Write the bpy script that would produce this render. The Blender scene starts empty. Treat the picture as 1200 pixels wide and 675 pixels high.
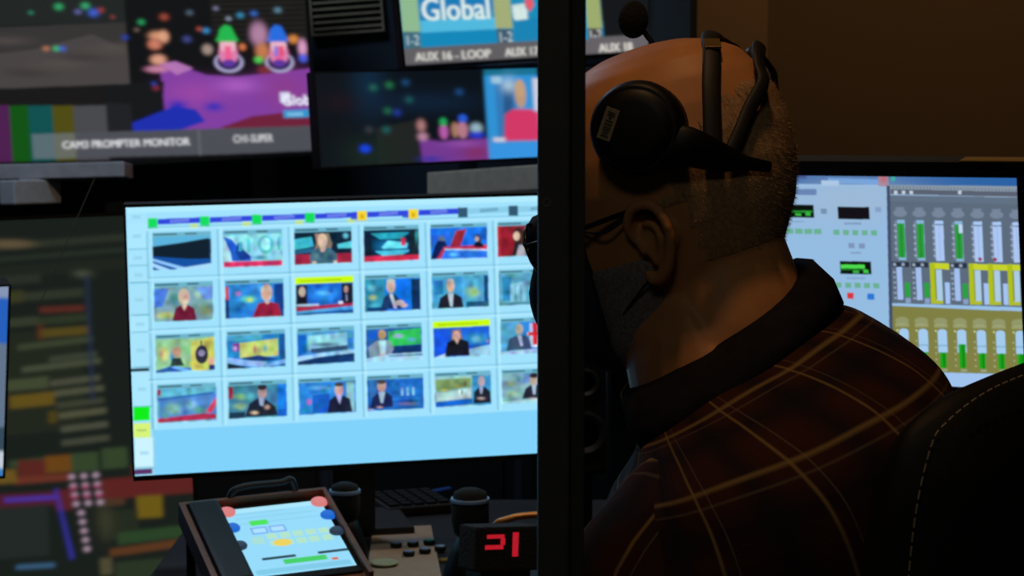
import bpy, bmesh, math, random
import numpy as np
from mathutils import Vector, Matrix
from mathutils.bvhtree import BVHTree
random.seed(7); rng = np.random.default_rng(7)
PI = math.pi
COL = bpy.context.scene.collection
# ------------------------------------------------------------------ camera
FPX = 2400.0; PITCH = math.radians(5.6)
CAM = Vector((0, 0, 1.38))
FW = Vector((0, math.cos(PITCH), -math.sin(PITCH)))
UP = Vector((0, math.sin(PITCH), math.cos(PITCH)))
RT = Vector((1, 0, 0))
def ray(x, y): return FW + RT*((x-600)/FPX) - UP*((y-337.5)/FPX)
def at(x, y, d): return CAM + ray(x, y)*d
cd = bpy.data.cameras.new('camera'); cam = bpy.data.objects.new('camera', cd); COL.objects.link(cam)
cd.sensor_width = 36; cd.lens = 36*FPX/1200; cam.location = CAM
cam.rotation_euler = (PI/2-PITCH, 0, 0)
cd.clip_start = .02
cd.dof.use_dof = True; cd.dof.focus_distance = 1.62; cd.dof.aperture_fstop = 20.0
bpy.context.scene.camera = cam

# ------------------------------------------------------------------ colour
def lin1(c): c = c/255.0; return c/12.92 if c <= .04045 else ((c+.055)/1.055)**2.4
def hx(s):
    if not isinstance(s, str): return s
    return tuple(int(s[i:i+2], 16) for i in (0, 2, 4))
def lin(s): return tuple(lin1(v) for v in hx(s))

def mat(name, col, rough=.6, metal=0, noise=.12, scale=40, bump=0, spec=.5, emit=None, estr=0, sheen=0):
    m = bpy.data.materials.new(name); m.use_nodes = True
    nt = m.node_tree; N = nt.nodes; L = nt.links; b = N['Principled BSDF']
    c = lin(col)
    if noise > 0:
        tc = N.new('ShaderNodeTexCoord'); nz = N.new('ShaderNodeTexNoise'); nz.inputs['Scale'].default_value = scale
        nz.inputs['Detail'].default_value = 3
        L.new(tc.outputs['Object'], nz.inputs['Vector'])
        r = N.new('ShaderNodeValToRGB')
        r.color_ramp.elements[0].position = .3; r.color_ramp.elements[1].position = .7
        r.color_ramp.elements[0].color = (*[v*(1-noise) for v in c], 1)
        r.color_ramp.elements[1].color = (*[min(1, v*(1+noise)) for v in c], 1)
        L.new(nz.outputs['Fac'], r.inputs['Fac']); L.new(r.outputs['Color'], b.inputs['Base Color'])
        if bump:
            bp = N.new('ShaderNodeBump'); bp.inputs['Strength'].default_value = bump; bp.inputs['Distance'].default_value = .002
            L.new(nz.outputs['Fac'], bp.inputs['Height']); L.new(bp.outputs['Normal'], b.inputs['Normal'])
    else: b.inputs['Base Color'].default_value = (*c, 1)
    b.inputs['Roughness'].default_value = rough; b.inputs['Metallic'].default_value = metal
    b.inputs['Specular IOR Level'].default_value = spec
    if sheen: b.inputs['Sheen Weight'].default_value = sheen
    if emit:
        b.inputs['Emission Color'].default_value = (*lin(emit), 1); b.inputs['Emission Strength'].default_value = estr
    return m
def screen_mat(name, strength=1.0):
    m = bpy.data.materials.new(name); m.use_nodes = True
    nt = m.node_tree; N = nt.nodes; L = nt.links; b = N['Principled BSDF']
    a = N.new('ShaderNodeVertexColor'); a.layer_name = 'picture'
    L.new(a.outputs['Color'], b.inputs['Emission Color']); b.inputs['Emission Strength'].default_value = strength
    b.inputs['Base Color'].default_value = (.004, .004, .005, 1); b.inputs['Roughness'].default_value = .35
    b.inputs['Specular IOR Level'].default_value = .2
    m.cycles.emission_sampling = 'NONE' if name.startswith('fine') else 'AUTO'
    return m
def flat_emit(name, col, s=1.0):
    return mat(name, '080808', .4, noise=0, emit=col, estr=s)

M = dict(
 frame=mat('black_frame_metal', '2e2e28', .6, noise=.15), gasket=mat('black_gasket', '22221e', .8),
 screw=mat('steel_screw', '77756c', .4, .8, noise=.05),
 bezel=mat('black_monitor_plastic', '141412', .7, noise=.1, spec=.2), bezel2=mat('charcoal_plastic', '1b1c1e', .5),
 desk=mat('black_desk_laminate', '15161a', .5, noise=.2, scale=8), deskside=mat('dark_desk_panel', '101012', .7),
 wall=mat('dark_wall_paint', '2c3644', .9, noise=.1, scale=3), brown=mat('brown_wall_paint', '6c5030', .85, noise=.06, scale=2, bump=.1),
 brown2=mat('shaded_brown_paint', '4e3a20', .85, noise=.06, scale=2), floor=mat('dark_carpet', '1c1b1a', .95, noise=.3, scale=200, bump=.4),
 ceil=mat('dark_ceiling_tile', '1e1c1a', .95, noise=.15, scale=60), grey=mat('grey_plastic', 'b8bac0', .6), rail=mat('dim_grey_metal', 'a2a2a8', .6),
 wood=mat('brown_wood_tray', '7a4f33', .5, noise=.25, scale=30), paper=mat('beige_paper', 'a39687', .85, noise=.08, scale=60),
 leather=mat('black_leather', '100f0c', .62, noise=.2, scale=120, bump=.12, spec=.25), stitch=mat('tan_stitching', '8a7c5c', .7),
 foam=mat('black_foam', '0a0a0a', .95, noise=.3, scale=300, bump=.8), matt=mat('matt_black_plastic', '0b0b0b', .5, noise=.2, spec=.3),
 strap=mat('dark_grey_strap', '1a1611', .6, noise=.2, scale=100), pad=mat('black_ear_pad', '0c0a09', .6), brass=mat('brass_adjuster', 'b09050', .35, .8),
 label=mat('grey_sticker', '77705f', .7, noise=.05), ink=mat('dark_ink', '262420', .8),
 teal=mat('teal_cap', '2b8a78', .4), bluecap=mat('slate_blue_cap', '7f9cc8', .35), disc=mat('pale_green_disc', 'aab89a', .4),
 yellow=mat('dull_yellow_strip', '7c6a1c', .6), bronze=mat('bronze_metal', 'b87a3c', .35, .7), red=flat_emit('red_led', 'c81c2c', .85),
 dial=mat('dark_dial', '15181c', .3, .3), trouser=mat('dark_trouser_cloth', '111218', .9), shoe=mat('black_shoe_leather', '0c0b0a', .4),
 mask=mat('navy_mask_cloth', '1a2238', .85, noise=.15, scale=200, bump=.3), loop=mat('pale_elastic', 'b0b4b8', .8), glass_arm=mat('black_glasses_plastic', '0c0b0c', .3),
 steel=mat('dark_steel', '2a2a2c', .35, .8), band=mat('black_cable', '101014', .5), fix=mat('white_lamp_trim', 'b8b2a6', .5), blue=mat('blue_reflection', '1a3f9a', .35),
 vent=mat('brown_vent_metal', '8a7a60', .6), white=mat('white_paper', 'b9b6ae', .8), cone=mat('speaker_cone', '16161a', .6),
)
# skin: pinkish below, procedural mottling
def skin_mat():
    m = mat('skin', 'c98a55', .5, noise=.12, scale=30, bump=.15, spec=.35)
    b = m.node_tree.nodes['Principled BSDF']; b.inputs['Subsurface Weight'].default_value = 0
    return m
M['skin'] = skin_mat()
M['hair'] = mat('grey_hair', 'a8845c', .8, noise=.18, scale=260)
M['beard'] = mat('grey_stubble', '857a78', .85, noise=.3, scale=400)
def glass_mat(name, tint, fac):
    m = bpy.data.materials.new(name); m.use_nodes = True; N = m.node_tree.nodes; L = m.node_tree.links
    N.remove(N['Principled BSDF']); o = N['Material Output']
    t = N.new('ShaderNodeBsdfTransparent'); t.inputs['Color'].default_value = (*tint, 1)
    g = N.new('ShaderNodeBsdfGlossy'); g.inputs['Roughness'].default_value = .02
    lw = N.new('ShaderNodeFresnel'); lw.inputs['IOR'].default_value = 1.45
    mx = N.new('ShaderNodeMixShader'); ge = N.new('ShaderNodeNewGeometry'); iv = N.new('ShaderNodeMath'); iv.operation = 'SUBTRACT'; iv.inputs[0].default_value = 1; L.new(ge.outputs['Backfacing'], iv.inputs[1])
    mu = N.new('ShaderNodeMath'); mu.operation = 'MULTIPLY'; L.new(lw.outputs['Fac'], mu.inputs[0]); L.new(iv.outputs[0], mu.inputs[1]); L.new(mu.outputs[0], mx.inputs['Fac'])
    L.new(t.outputs[0], mx.inputs[1]); L.new(g.outputs[0], mx.inputs[2]); L.new(mx.outputs[0], o.inputs['Surface'])
    return m
M['glass'] = glass_mat('window_glass', (.99, 1, 1), .05); M['lens'] = glass_mat('lens_glass', (.95, .96, .97), .05)

# plaid cloth, from the shirt's own weave coordinates (uv)
def plaid():
    m = bpy.data.materials.new('plaid_flannel'); m.use_nodes = True; nt = m.node_tree; N = nt.nodes; L = nt.links; b = N['Principled BSDF']
    uv = N.new('ShaderNodeUVMap'); uv.uv_map = 'weave'; sp = N.new('ShaderNodeSeparateXYZ'); L.new(uv.outputs[0], sp.inputs[0])
    def math_(op, a, bb=None, c=None):
        n = N.new('ShaderNodeMath'); n.operation = op
        for i, v in enumerate((a, bb, c)):
            if v is None: continue
            if isinstance(v, (int, float)): n.inputs[i].default_value = v
            else: L.new(v, n.inputs[i])
        return n.outputs[0]
    nz = N.new('ShaderNodeTexNoise'); nz.inputs['Scale'].default_value = 9; L.new(uv.outputs[0], nz.inputs['Vector'])
    def line(coord, off, w):     # 1 on the thread, 0 away
        f = math_('FRACT', math_('ADD', coord, off)); d = math_('ABSOLUTE', math_('SUBTRACT', f, .5))
        return math_('SUBTRACT', 1.0, math_('SMOOTH_MIN', math_('DIVIDE', d, w), 1.0, .2))
    col = None
    def mix(fac, a, bcol, fmul=1.0):
        n = N.new('ShaderNodeMix'); n.data_type = 'RGBA'
        L.new(math_('MULTIPLY', fac, fmul), n.inputs['Factor'])
        if isinstance(a, tuple): n.inputs['A'].default_value = (*a, 1)
        else: L.new(a, n.inputs['A'])
        n.inputs['B'].default_value = (*bcol, 1); return n.outputs['Result']
    base = lin('3a1c14')
    navy = lin('11131c'); thr = lin('8f7648'); pale = lin('8c8270')
    c = mix(line(sp.outputs['X'], .1, .24), base, navy, .75)
    c = mix(line(sp.outputs['Y'], .1, .24), c, navy, .75)
    c = mix(line(sp.outputs['X'], .5, .028), c, thr, .75); c = mix(line(sp.outputs['Y'], .5, .04), c, thr, .75)
    c = mix(line(sp.outputs['Y'], .36, .02), c, pale, .25); c = mix(line(sp.outputs['X'], .64, .014), c, pale, .3)
    L.new(c, b.inputs['Base Color']); b.inputs['Roughness'].default_value = .9; b.inputs['Specular IOR Level'].default_value = .15
    bp = N.new('ShaderNodeBump'); bp.inputs['Strength'].default_value = .25; bp.inputs['Distance'].default_value = .004
    n2 = N.new('ShaderNodeTexNoise'); n2.inputs['Scale'].default_value = 5; L.new(uv.outputs[0], n2.inputs['Vector'])
    L.new(n2.outputs['Fac'], bp.inputs['Height']); L.new(bp.outputs['Normal'], b.inputs['Normal'])
    return m
M['plaid'] = plaid()
M['collar'] = mat('dark_collar_cloth', '1d1a20', .9, noise=.3, scale=60, spec=.1)

# ------------------------------------------------------------------ objects
def wl(o):
    v = Vector((0, 0, 0))
    while o is not None: v += o.location; o = o.parent
    return v
def obj(name, bm, m, parent=None, origin=None, smooth=False):
    me = bpy.data.meshes.new(name)
    o = bpy.data.objects.new(name, me); COL.objects.link(o)
    if parent is not None: o.parent = parent; off = wl(parent)
    else:
        off = Vector(origin) if origin is not None else Vector((0, 0, 0)); o.location = off
    bmesh.ops.recalc_face_normals(bm, faces=bm.faces)
    bmesh.ops.translate(bm, vec=-off, verts=bm.verts)
    bm.to_mesh(me); bm.free(); me.materials.append(m)
    if smooth:
        for p in me.polygons: p.use_smooth = True
    return o
def tag(o, label, cat=None, group=None):
    o['label'] = label
    if cat: o['category'] = cat
    if group: o['group'] = group
    return o
def thing(name, label, cat, loc, group=None):
    o = bpy.data.objects.new(name, None); COL.objects.link(o); o.location = loc; o.empty_display_size = .05
    return tag(o, label, cat, group)
def struct(name, bm, m, parent=None, smooth=False):
    o = obj(name, bm, m, parent, smooth=smooth)
    if parent is None: o['kind'] = 'structure'
    return o
def BM(): return bmesh.new()
class Fr:                                   # a local frame: u right, v down, n towards the viewer
    def __init__(s, O, U, V): s.O = Vector(O); s.U = Vector(U).normalized(); V = Vector(V); s.V = (V - s.U*V.dot(s.U)).normalized(); s.N = s.V.cross(s.U).normalized()
    def p(s, u, v, n=0): return s.O + s.U*u + s.V*v + s.N*n
WORLD = Fr((0, 0, 0), (1, 0, 0), (0, 0, -1))
def fbox(bm, F, u0, u1, v0, v1, n0, n1, bev=0):
    vs = [bm.verts.new(F.p(u, v, n)) for n in (n0, n1) for v in (v0, v1) for u in (u0, u1)]
    fs = [bm.faces.new([vs[i] for i in q]) for q in ((0,1,3,2),(4,6,7,5),(0,4,5,1),(2,3,7,6),(0,2,6,4),(1,5,7,3))]
    if bev:
        es = list({e for f in fs for e in f.edges}); bmesh.ops.bevel(bm, geom=es, offset=bev, segments=2, affect='EDGES', profile=.6)
    return bm
def box(bm, x0, x1, y0, y1, z0, z1, bev=0):
    return fbox(bm, WORLD, x0, x1, -z1, -z0, -y1, -y0, bev)
def tube(bm, pts, rad, n=12, flat=1.0, ups=None, close=True):
    pts = [Vector(p) for p in pts]
    if isinstance(rad, (int, float)): rad = [rad]*len(pts)
    prev = None; rings = []
    for i, p in enumerate(pts):
        t = (pts[min(i+1, len(pts)-1)] - pts[max(i-1, 0)]).normalized()
        if ups is not None: a = Vector(ups[i] if isinstance(ups, list) else ups)
        elif prev is None: a = Vector((0, 0, 1)) if abs(t.z) < .9 else Vector((1, 0, 0))
        else: a = prev
        a = (a - t*a.dot(t)).normalized(); prev = a; b = t.cross(a)
        rings.append([bm.verts.new(p + a*math.cos(2*PI*k/n)*rad[i]*flat + b*math.sin(2*PI*k/n)*rad[i]) for k in range(n)])
    for r0, r1 in zip(rings, rings[1:]):
        for k in range(n): bm.faces.new((r0[k], r0[(k+1) % n], r1[(k+1) % n], r1[k]))
    if close: bm.faces.new(rings[0][::-1]); bm.faces.new(rings[-1])
    return bm
def spline(pts, k=6, closed=False):
    P = [Vector(p) for p in pts]; out = []; n = len(P)
    for i in range(n if closed else n-1):
        if closed: a, b, c, d = P[(i-1) % n], P[i], P[(i+1) % n], P[(i+2) % n]
        else: a, b, c, d = P[max(i-1, 0)], P[i], P[i+1], P[min(i+2, n-1)]
        for j in range(k):
            t = j/k; out.append(.5*((2*b)+(c-a)*t+(2*a-5*b+4*c-d)*t*t+(3*b-a-3*c+d)*t**3))
    if not closed: out.append(P[-1])
    return out
def lerpl(a, n):      # resample scalar list
    x = np.linspace(0, len(a)-1, n); return list(np.interp(x, range(len(a)), a))
def lathe(bm, O, axis, prof, n=24):
    ax = Vector(axis).normalized(); a = Vector((1, 0, 0)) if abs(ax.x) < .9 else Vector((0, 1, 0)); a = (a-ax*a.dot(ax)).normalized(); b = ax.cross(a)
    O = Vector(O); rings = []
    for r, h in prof:
        rings.append([bm.verts.new(O+ax*h+(a*math.cos(2*PI*k/n)+b*math.sin(2*PI*k/n))*max(r, 1e-4)) for k in range(n)])
    for r0, r1 in zip(rings, rings[1:]):
        for k in range(n): bm.faces.new((r0[k], r0[(k+1) % n], r1[(k+1) % n], r1[k]))
    bm.faces.new(rings[0][::-1]); bm.faces.new(rings[-1]); return bm
def ellipsoid(bm, O, rx, ry, rz, R=None, u=20, v=12):
    mtx = Matrix.Translation(Vector(O)) @ (R.to_4x4() if R is not None else Matrix()) @ Matrix.Diagonal((rx, ry, rz, 1))
    bmesh.ops.create_uvsphere(bm, u_segments=u, v_segments=v, radius=1, matrix=mtx); return bm

# ------------------------------------------------------------------ screen pictures
def homog(src, dst):
    A = []
    for (x, y), (u, v) in zip(src, dst):
        A.append([x, y, 1, 0, 0, 0, -u*x, -u*y, -u]); A.append([0, 0, 0, x, y, 1, -v*x, -v*y, -v])
    return np.linalg.svd(np.array(A))[2][-1].reshape(3, 3)
_font_cache = {}
def text_tris(s):
    if s in _font_cache: return _font_cache[s]
    cu = bpy.data.curves.new('t', 'FONT'); cu.body = s; cu.size = 1; cu.resolution_u = 3
    o = bpy.data.objects.new('t', cu); COL.objects.link(o)
    me = o.to_mesh(); me.calc_loop_triangles()
    co = np.array([v.co[:2] for v in me.vertices]); tr = np.array([t.vertices[:] for t in me.loop_triangles])
    o.to_mesh_clear(); bpy.data.objects.remove(o); bpy.data.curves.remove(cu)
    _font_cache[s] = (co, tr); return co, tr
class Pic:                                   # a picture on a flat panel; drawing units are the panel's own projected grid
    def __init__(s, quad, W, H, bg):
        s.W, s.H = W, H; s.S = 2; w, h = W*2, H*2
        s.Hm = homog(quad, [(0, 0), (w, 0), (w, h), (0, h)]); inv = np.linalg.inv(s.Hm)
        X, Y = np.meshgrid(np.arange(w)+.5, np.arange(h)+.5)
        q = inv @ np.stack([X.ravel(), Y.ravel(), np.ones(w*h)]); s.X = (q[0]/q[2]).reshape(h, w); s.Y = (q[1]/q[2]).reshape(h, w)
        s.C = np.empty((h, w, 3), np.float32); s.C[:] = lin(bg)
    def _slice(s, pts):
        P = np.array(pts, float); q = s.Hm @ np.stack([P[:, 0], P[:, 1], np.ones(len(P))]); u = q[0]/q[2]; v = q[1]/q[2]
        h, w = s.X.shape
        a, b = max(0, int(u.min())-1), min(w, int(u.max())+2); c, d = max(0, int(v.min())-1), min(h, int(v.max())+2)
        return (slice(c, d), slice(a, b)) if b > a and d > c else None
    def poly(s, pts, col, al=1.0):
        sl = s._slice(pts)
        if sl is None: return
        X, Y = s.X[sl], s.Y[sl]; ins = np.zeros(X.shape, bool); n = len(pts)
        for i in range(n):
            x0, y0 = pts[i]; x1, y1 = pts[(i+1) % n]
            if y0 == y1: continue
            c = (y0 > Y) != (y1 > Y); ins ^= c & (X < (x1-x0)*(Y-y0)/(y1-y0)+x0)
        R = s.C[sl]; R[ins] = R[ins]*(1-al)+np.array(lin(col), np.float32)*al
    def rect(s, x0, y0, x1, y1, col, al=1.0, dy=0.0):    # dy: rise over the width
        s.poly([(x0, y0), (x1, y0+dy), (x1, y1+dy), (x0, y1)], col, al)
    def ell(s, cx, cy, rx, ry, col, al=1.0): s.poly([(cx+rx*math.cos(t*PI/12), cy+ry*math.sin(t*PI/12)) for t in range(24)], col, al)
    def soft(s, cx, cy, rx, ry, col, al=1.0, p=1.0):
        sl = s._slice([(cx-3*rx, cy-3*ry), (cx+3*rx, cy-3*ry), (cx+3*rx, cy+3*ry), (cx-3*rx, cy+3*ry)])
        if sl is None: return
        g = np.exp(-((((s.X[sl]-cx)/rx)**2+((s.Y[sl]-cy)/ry)**2)**p)*.9)[..., None]*al
        s.C[sl] = s.C[sl]*(1-g)+np.array(lin(col), np.float32)*g
    def text(s, t, x, y, size, col, ex=(1, 0), stretch=1.0, al=1.0, slant=0):
        co, tr = text_tris(t)
        sl = s._slice([(x, y+size*.3), (x+co[:, 0].max()*size*stretch*ex[0], y+co[:, 0].max()*size*stretch*ex[1]-size), (x, y-size), (x+co[:, 0].max()*size*stretch, y+co[:, 0].max()*size*ex[1]+size*.3)])
        if sl is None: return
        X, Y = s.X[sl], s.Y[sl]; ins = np.zeros(X.shape, bool)
        px = x+co[:, 0]*size*stretch*ex[0]+co[:, 1]*size*slant; py = y+co[:, 0]*size*stretch*ex[1]-co[:, 1]*size
        for a, b, c in tr:
            bx0, bx1, by0, by1 = min(px[a], px[b], px[c]), max(px[a], px[b], px[c]), min(py[a], py[b], py[c]), max(py[a], py[b], py[c])
            d1 = (X-px[b])*(py[a]-py[b])-(px[a]-px[b])*(Y-py[b]); d2 = (X-px[c])*(py[b]-py[c])-(px[b]-px[c])*(Y-py[c]); d3 = (X-px[a])*(py[c]-py[a])-(px[c]-px[a])*(Y-py[a])
            ins |= ~(((d1 < 0)|(d2 < 0)|(d3 < 0)) & ((d1 > 0)|(d2 > 0)|(d3 > 0)))
        R = s.C[sl]; R[ins] = R[ins]*(1-al)+np.array(lin(col), np.float32)*al
    def blur(s, sig, sigx=None):
        for ax, sg in ((0, sig), (1, sigx or sig)):
            sg = sg*2
            if sg <= 0: continue
            r = int(sg*2.5)+1; k = np.exp(-.5*(np.arange(-r, r+1)/sg)**2); k /= k.sum()
            pad = [(0, 0)]*3; pad[ax] = (r, r); Q = np.pad(s.C, pad, mode='edge'); out = np.zeros_like(s.C)
            for i, kk in enumerate(k): out += kk*np.take(Q, range(i, i+s.C.shape[ax]), axis=ax)
            s.C = out
    def build(s, name, F, w, h, m, parent, n=0.0):
        C = s.C.reshape(s.H, 2, s.W, 2, 3).mean((1, 3)); W, H = s.W, s.H
        U, V = np.meshgrid(np.linspace(0, w, W), np.linspace(0, h, H))
        off = wl(parent); O = np.array(F.p(0, 0, n)-off)
        co = O+U[..., None]*np.array(F.U)+V[..., None]*np.array(F.V)
        me = bpy.data.meshes.new(name); me.vertices.add(W*H); me.vertices.foreach_set('co', co.reshape(-1).astype(np.float32))
        i = np.arange((H-1)*W).reshape(H-1, W)[:, :-1].ravel(); q = np.stack([i, i+W, i+W+1, i+1], 1).ravel()
        me.loops.add(len(q)); me.loops.foreach_set('vertex_index', q.astype(np.int32))
        me.polygons.add(len(i)); me.polygons.foreach_set('loop_start', (np.arange(len(i))*4).astype(np.int32))
        me.update(calc_edges=True)
        a = me.color_attributes.new('picture', 'FLOAT_COLOR', 'POINT')
        a.data.foreach_set('color', np.concatenate([C.reshape(-1, 3), np.ones((W*H, 1))], 1).astype(np.float32).ravel())
        me.materials.append(m); o = bpy.data.objects.new(name, me); COL.objects.link(o); o.parent = parent
        return o
def solve(quad, D):
    r = [np.array(ray(*q)) for q in quad]; d = np.linalg.solve(np.array([-r[1], r[2], -r[3]]).T, -r[0]); d = np.array([1, *d]); d *= D/d.mean()
    P = [CAM+Vector(d[i]*r[i]) for i in range(4)]
    U = ((P[1]-P[0])+(P[2]-P[3]))/2; V = ((P[3]-P[0])+(P[2]-P[1]))/2; C = sum(P, Vector())/4
    F = Fr(P[0], U, V); w, h = U.length, V.length
    F.O = C-F.U*w/2-F.V*h/2; return F, w, h

def monitor(name, label, quad, D, pic, m, bez=.01, depth=.035, lip=.004, group=None, cat='monitor', stand=None, body=M['bezel']):
    F, w, h = solve(quad, D); base = F.p(w/2, h, -depth/2)
    zb = stand if stand is not None else base.z-bez-.001
    root = thing(name, label, cat, (base.x, base.y, zb), group)
    bm = BM()
    b = bez if isinstance(bez, tuple) else (bez,)*4         # left, right, top, bottom
    fbox(bm, F, -b[0], w+b[1], -b[2], h+b[3], -depth, -.003, .003); obj('housing', bm, body, root)
    bm = BM()
    for a in ((-b[0], 0, -b[2], h+b[3]), (w, w+b[1], -b[2], h+b[3]), (0, w, -b[2], 0), (0, w, h, h+b[3])): fbox(bm, F, *a, -.004, lip)
    obj('bezel', bm, body, root)
    pic.build('screen', F, w, h, m, root, 0)
    if stand is not None:
        c = F.p(w/2, h*.55, -depth); bk = Vector((-F.N.x, -F.N.y, 0)).normalized()
        bm = BM(); p = c+bk*.05
        SF = Fr(Vector((p.x, p.y, 0)), Vector((F.U.x, F.U.y, 0)), (0, 0, -1))
        fbox(bm, SF, -.03, .03, -(c.z), -(stand+.012), -.012, .012, .004); obj('stand_post', bm, M['bezel2'], root)
        bm = BM(); fbox(bm, SF, -.04, .04, -(c.z+.04), -(c.z-.04), 0.0, .055, .004); obj('stand_bracket', bm, M['bezel2'], root)
        bm = BM(); fbox(bm, SF, -.09, .09, -(stand+.012), -stand, -.16, -.015, .003); obj('stand_base', bm, M['bezel2'], root)
    return root, F, w, h

# ================================================================== ROOM
b = BM(); box(b, -2.6, 2.6, -1.6, 5.0, -.1, 0); struct('floor', b, M['floor'])
b = BM(); box(b, -2.6, 2.6, -1.6, 5.0, 2.6, 2.7); struct('ceiling', b, M['ceil'])
b = BM(); box(b, -2.6, 2.6, 4.9, 5.0, 0, 2.6); struct('wall_back', b, M['wall'])
b = BM(); box(b, -2.7, -2.6, -1.6, 5.0, 0, 2.6); struct('wall_left', b, M['wall'])
b = BM(); box(b, 2.6, 2.7, -1.6, 5.0, 0, 2.6); struct('wall_right', b, M['brown2'])
b = BM(); box(b, -2.6, 2.6, -1.7, -1.6, 0, 2.6); struct('wall_front', b, M['wall'])
# brown side wall that juts into the room behind the right-hand monitor, its shade put into darker copies
e0 = at(816, 100, 3.5); e1 = at(892, 100, 3.5)
b = BM(); box(b, e0.x, e1.x+.01, e0.y, 4.9, 0, 2.6); struct('trim_1', b, M['brown'])
b = BM(); box(b, e0.x-.012, e0.x, e0.y-.004, 4.9, 0, 2.6); struct('shade_sheet', b, M['foam'])  # thin black sheet added to darken the brown wall's side face
e2 = at(768, 100, 4.6); e3 = at(818, 100, 4.6); b = BM(); box(b, e2.x, e3.x+.06, e2.y, 4.9, 0, 2.6); struct('shade_slab', b, M['foam'])  # black slab added to darken the back wall beside the display
b = BM(); box(b, e1.x+.01, 2.6, e0.y+.03, 4.9, 0, 2.6); struct('wall_side', b, M['brown2'])  # same brown wall in a darker copy, shade put into its colour

# partition with a pane, seen from the outside: the black upright frame is in the middle of the view
GY = 1.15
xl = at(631, 337, GY).x; xr = at(686, 337, GY).x; xs = at(668, 337, GY).x
win = BM(); gy = at(650, 337, GY).y
box(win, xl, xs, gy, gy+.05, 0, 2.6, .0015)
for a in ((-1.35, -1.30, 0, 2.6), ): box(win, a[0], a[1], gy, gy+.05, a[2], a[3], .0015)
box(win, -1.30, xl, gy, gy+.05, 0, .1); box(win, -1.30, xl, gy, gy+.05, 2.3, 2.6)
w1 = struct('window_1', win, M['frame'])
b = BM(); box(b, xs, xr, gy+.006, gy+.045, 0, 2.6, .001); obj('door_stop', b, M['gasket'], w1)
b = BM(); box(b, -1.30, xl, gy+.02, gy+.026, .1, 2.3); gl = obj('glass_pane', b, M['glass'], w1)
b = BM(); c = at(641, 237, GY-.002)
lathe(b, (c.x, gy+.0005, c.z), (0, -1, 0), [(.0026, 0), (.0026, .0012), (.0016, .0012), (.0014, .0004), (.0004, .0004)], 16)
obj('screw', b, M['screw'], w1)
b = BM(); p0 = at(106, 208, GY); p1 = at(30, 375, GY)
tube(b, [Vector((p0.x, gy+.0197, p0.z)), Vector((p1.x, gy+.0197, p1.z))], .0003, 5)
obj('scratch', b, M['rail'], gl)
b = BM(); box(b, -2.6, -1.35, gy, gy+.05, 0, 2.6); struct('wall_partition', b, M['wall'])

# ================================================================== SCREENS
# ---- main monitor: grid of 24 camera thumbnails
QM = [(148, 243), (680, 227.6), (680, 528.2), (157, 558)]
P = Pic(QM, 700, 400, '9edcf7')
def ymix(r, x, a, b_, r0=0, r1=3): return a+(b_-a)*r
tops = [273.3, 332.0, 392.5, 451.0]; topsR = [261.0, 317.0, 373.5, 433.5]
bots = [315.6, 376.0, 435.2, 494.0]; botsR = [300.0, 357.0, 413.5, 471.5]
xL0 = [179.5, 262.5, 345.5, 426.5, 504.5, 583.0]; xL3 = [184, 267.3, 349.6, 429.5, 509, 587.5]
xR0 = [248, 331, 412.5, 491, 571, 649]; xR3 = [253, 335.5, 416, 495.5, 574.5, 652]
def yat(a, b_, x): return a+(b_-a)*(x-214)/(615-214)
def cell(c, r):
    t = r/3; x0 = xL0[c]+(xL3[c]-xL0[c])*t; x1 = xR0[c]+(xR3[c]-xR0[c])*t; k = .6
    return [(x0, yat(tops[r], topsR[r], x0)), (x1, yat(tops[r], topsR[r], x1)), (x1+k, yat(bots[r], botsR[r], x1)), (x0+k, yat(bots[r], botsR[r], x0))]
# left button column
for y0, y1, c in ((247, 262, 'a5dff7'), (262, 292, 'a9e2fa'), (294, 311, 'a5dff7'), (314, 331, 'a5dff7'), (334, 369, 'a3ddf5'), (371, 389, 'a9e2fa'), (391, 430, 'a5dff7'), (436, 476, 'a9e2fa'), (513, 548, 'c8eefb')):
    t = (y0-243)/315; x = 148+9*t; P.rect(x+2, y0, x+25, y1, c, dy=-.8); P.rect(x+3, y1, x+25, y1+1, '5aa0b4', dy=-.8)
    P.rect(x+8, (y0+y1)/2-2, x+18, (y0+y1)/2+2, '8ac8dc', .6)
P.rect(153.5, 432, 175, 435.5, '1a2430', dy=-.7); P.rect(156, 477, 175.5, 493, '10e818', dy=-.8); P.rect(156, 496, 176, 513, 'd4ee74', dy=-.8); P.rect(160, 503, 171, 505, 'a0c070')
P.rect(157, 550, 178, 556, '5a2f66', dy=-1.2); P.rect(157, 547, 178, 549.5, '90c8dc', dy=-1.2)
for x, y0, y1 in ((176.5, 262, 556),): P.poly([(x, y0), (x+1.4, y0), (x+4.5, y1), (x+3, y1)], '6fb4cc', .7)
P.rect(150, 243, 680, 250, 'aee6fb', dy=-15)
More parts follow.
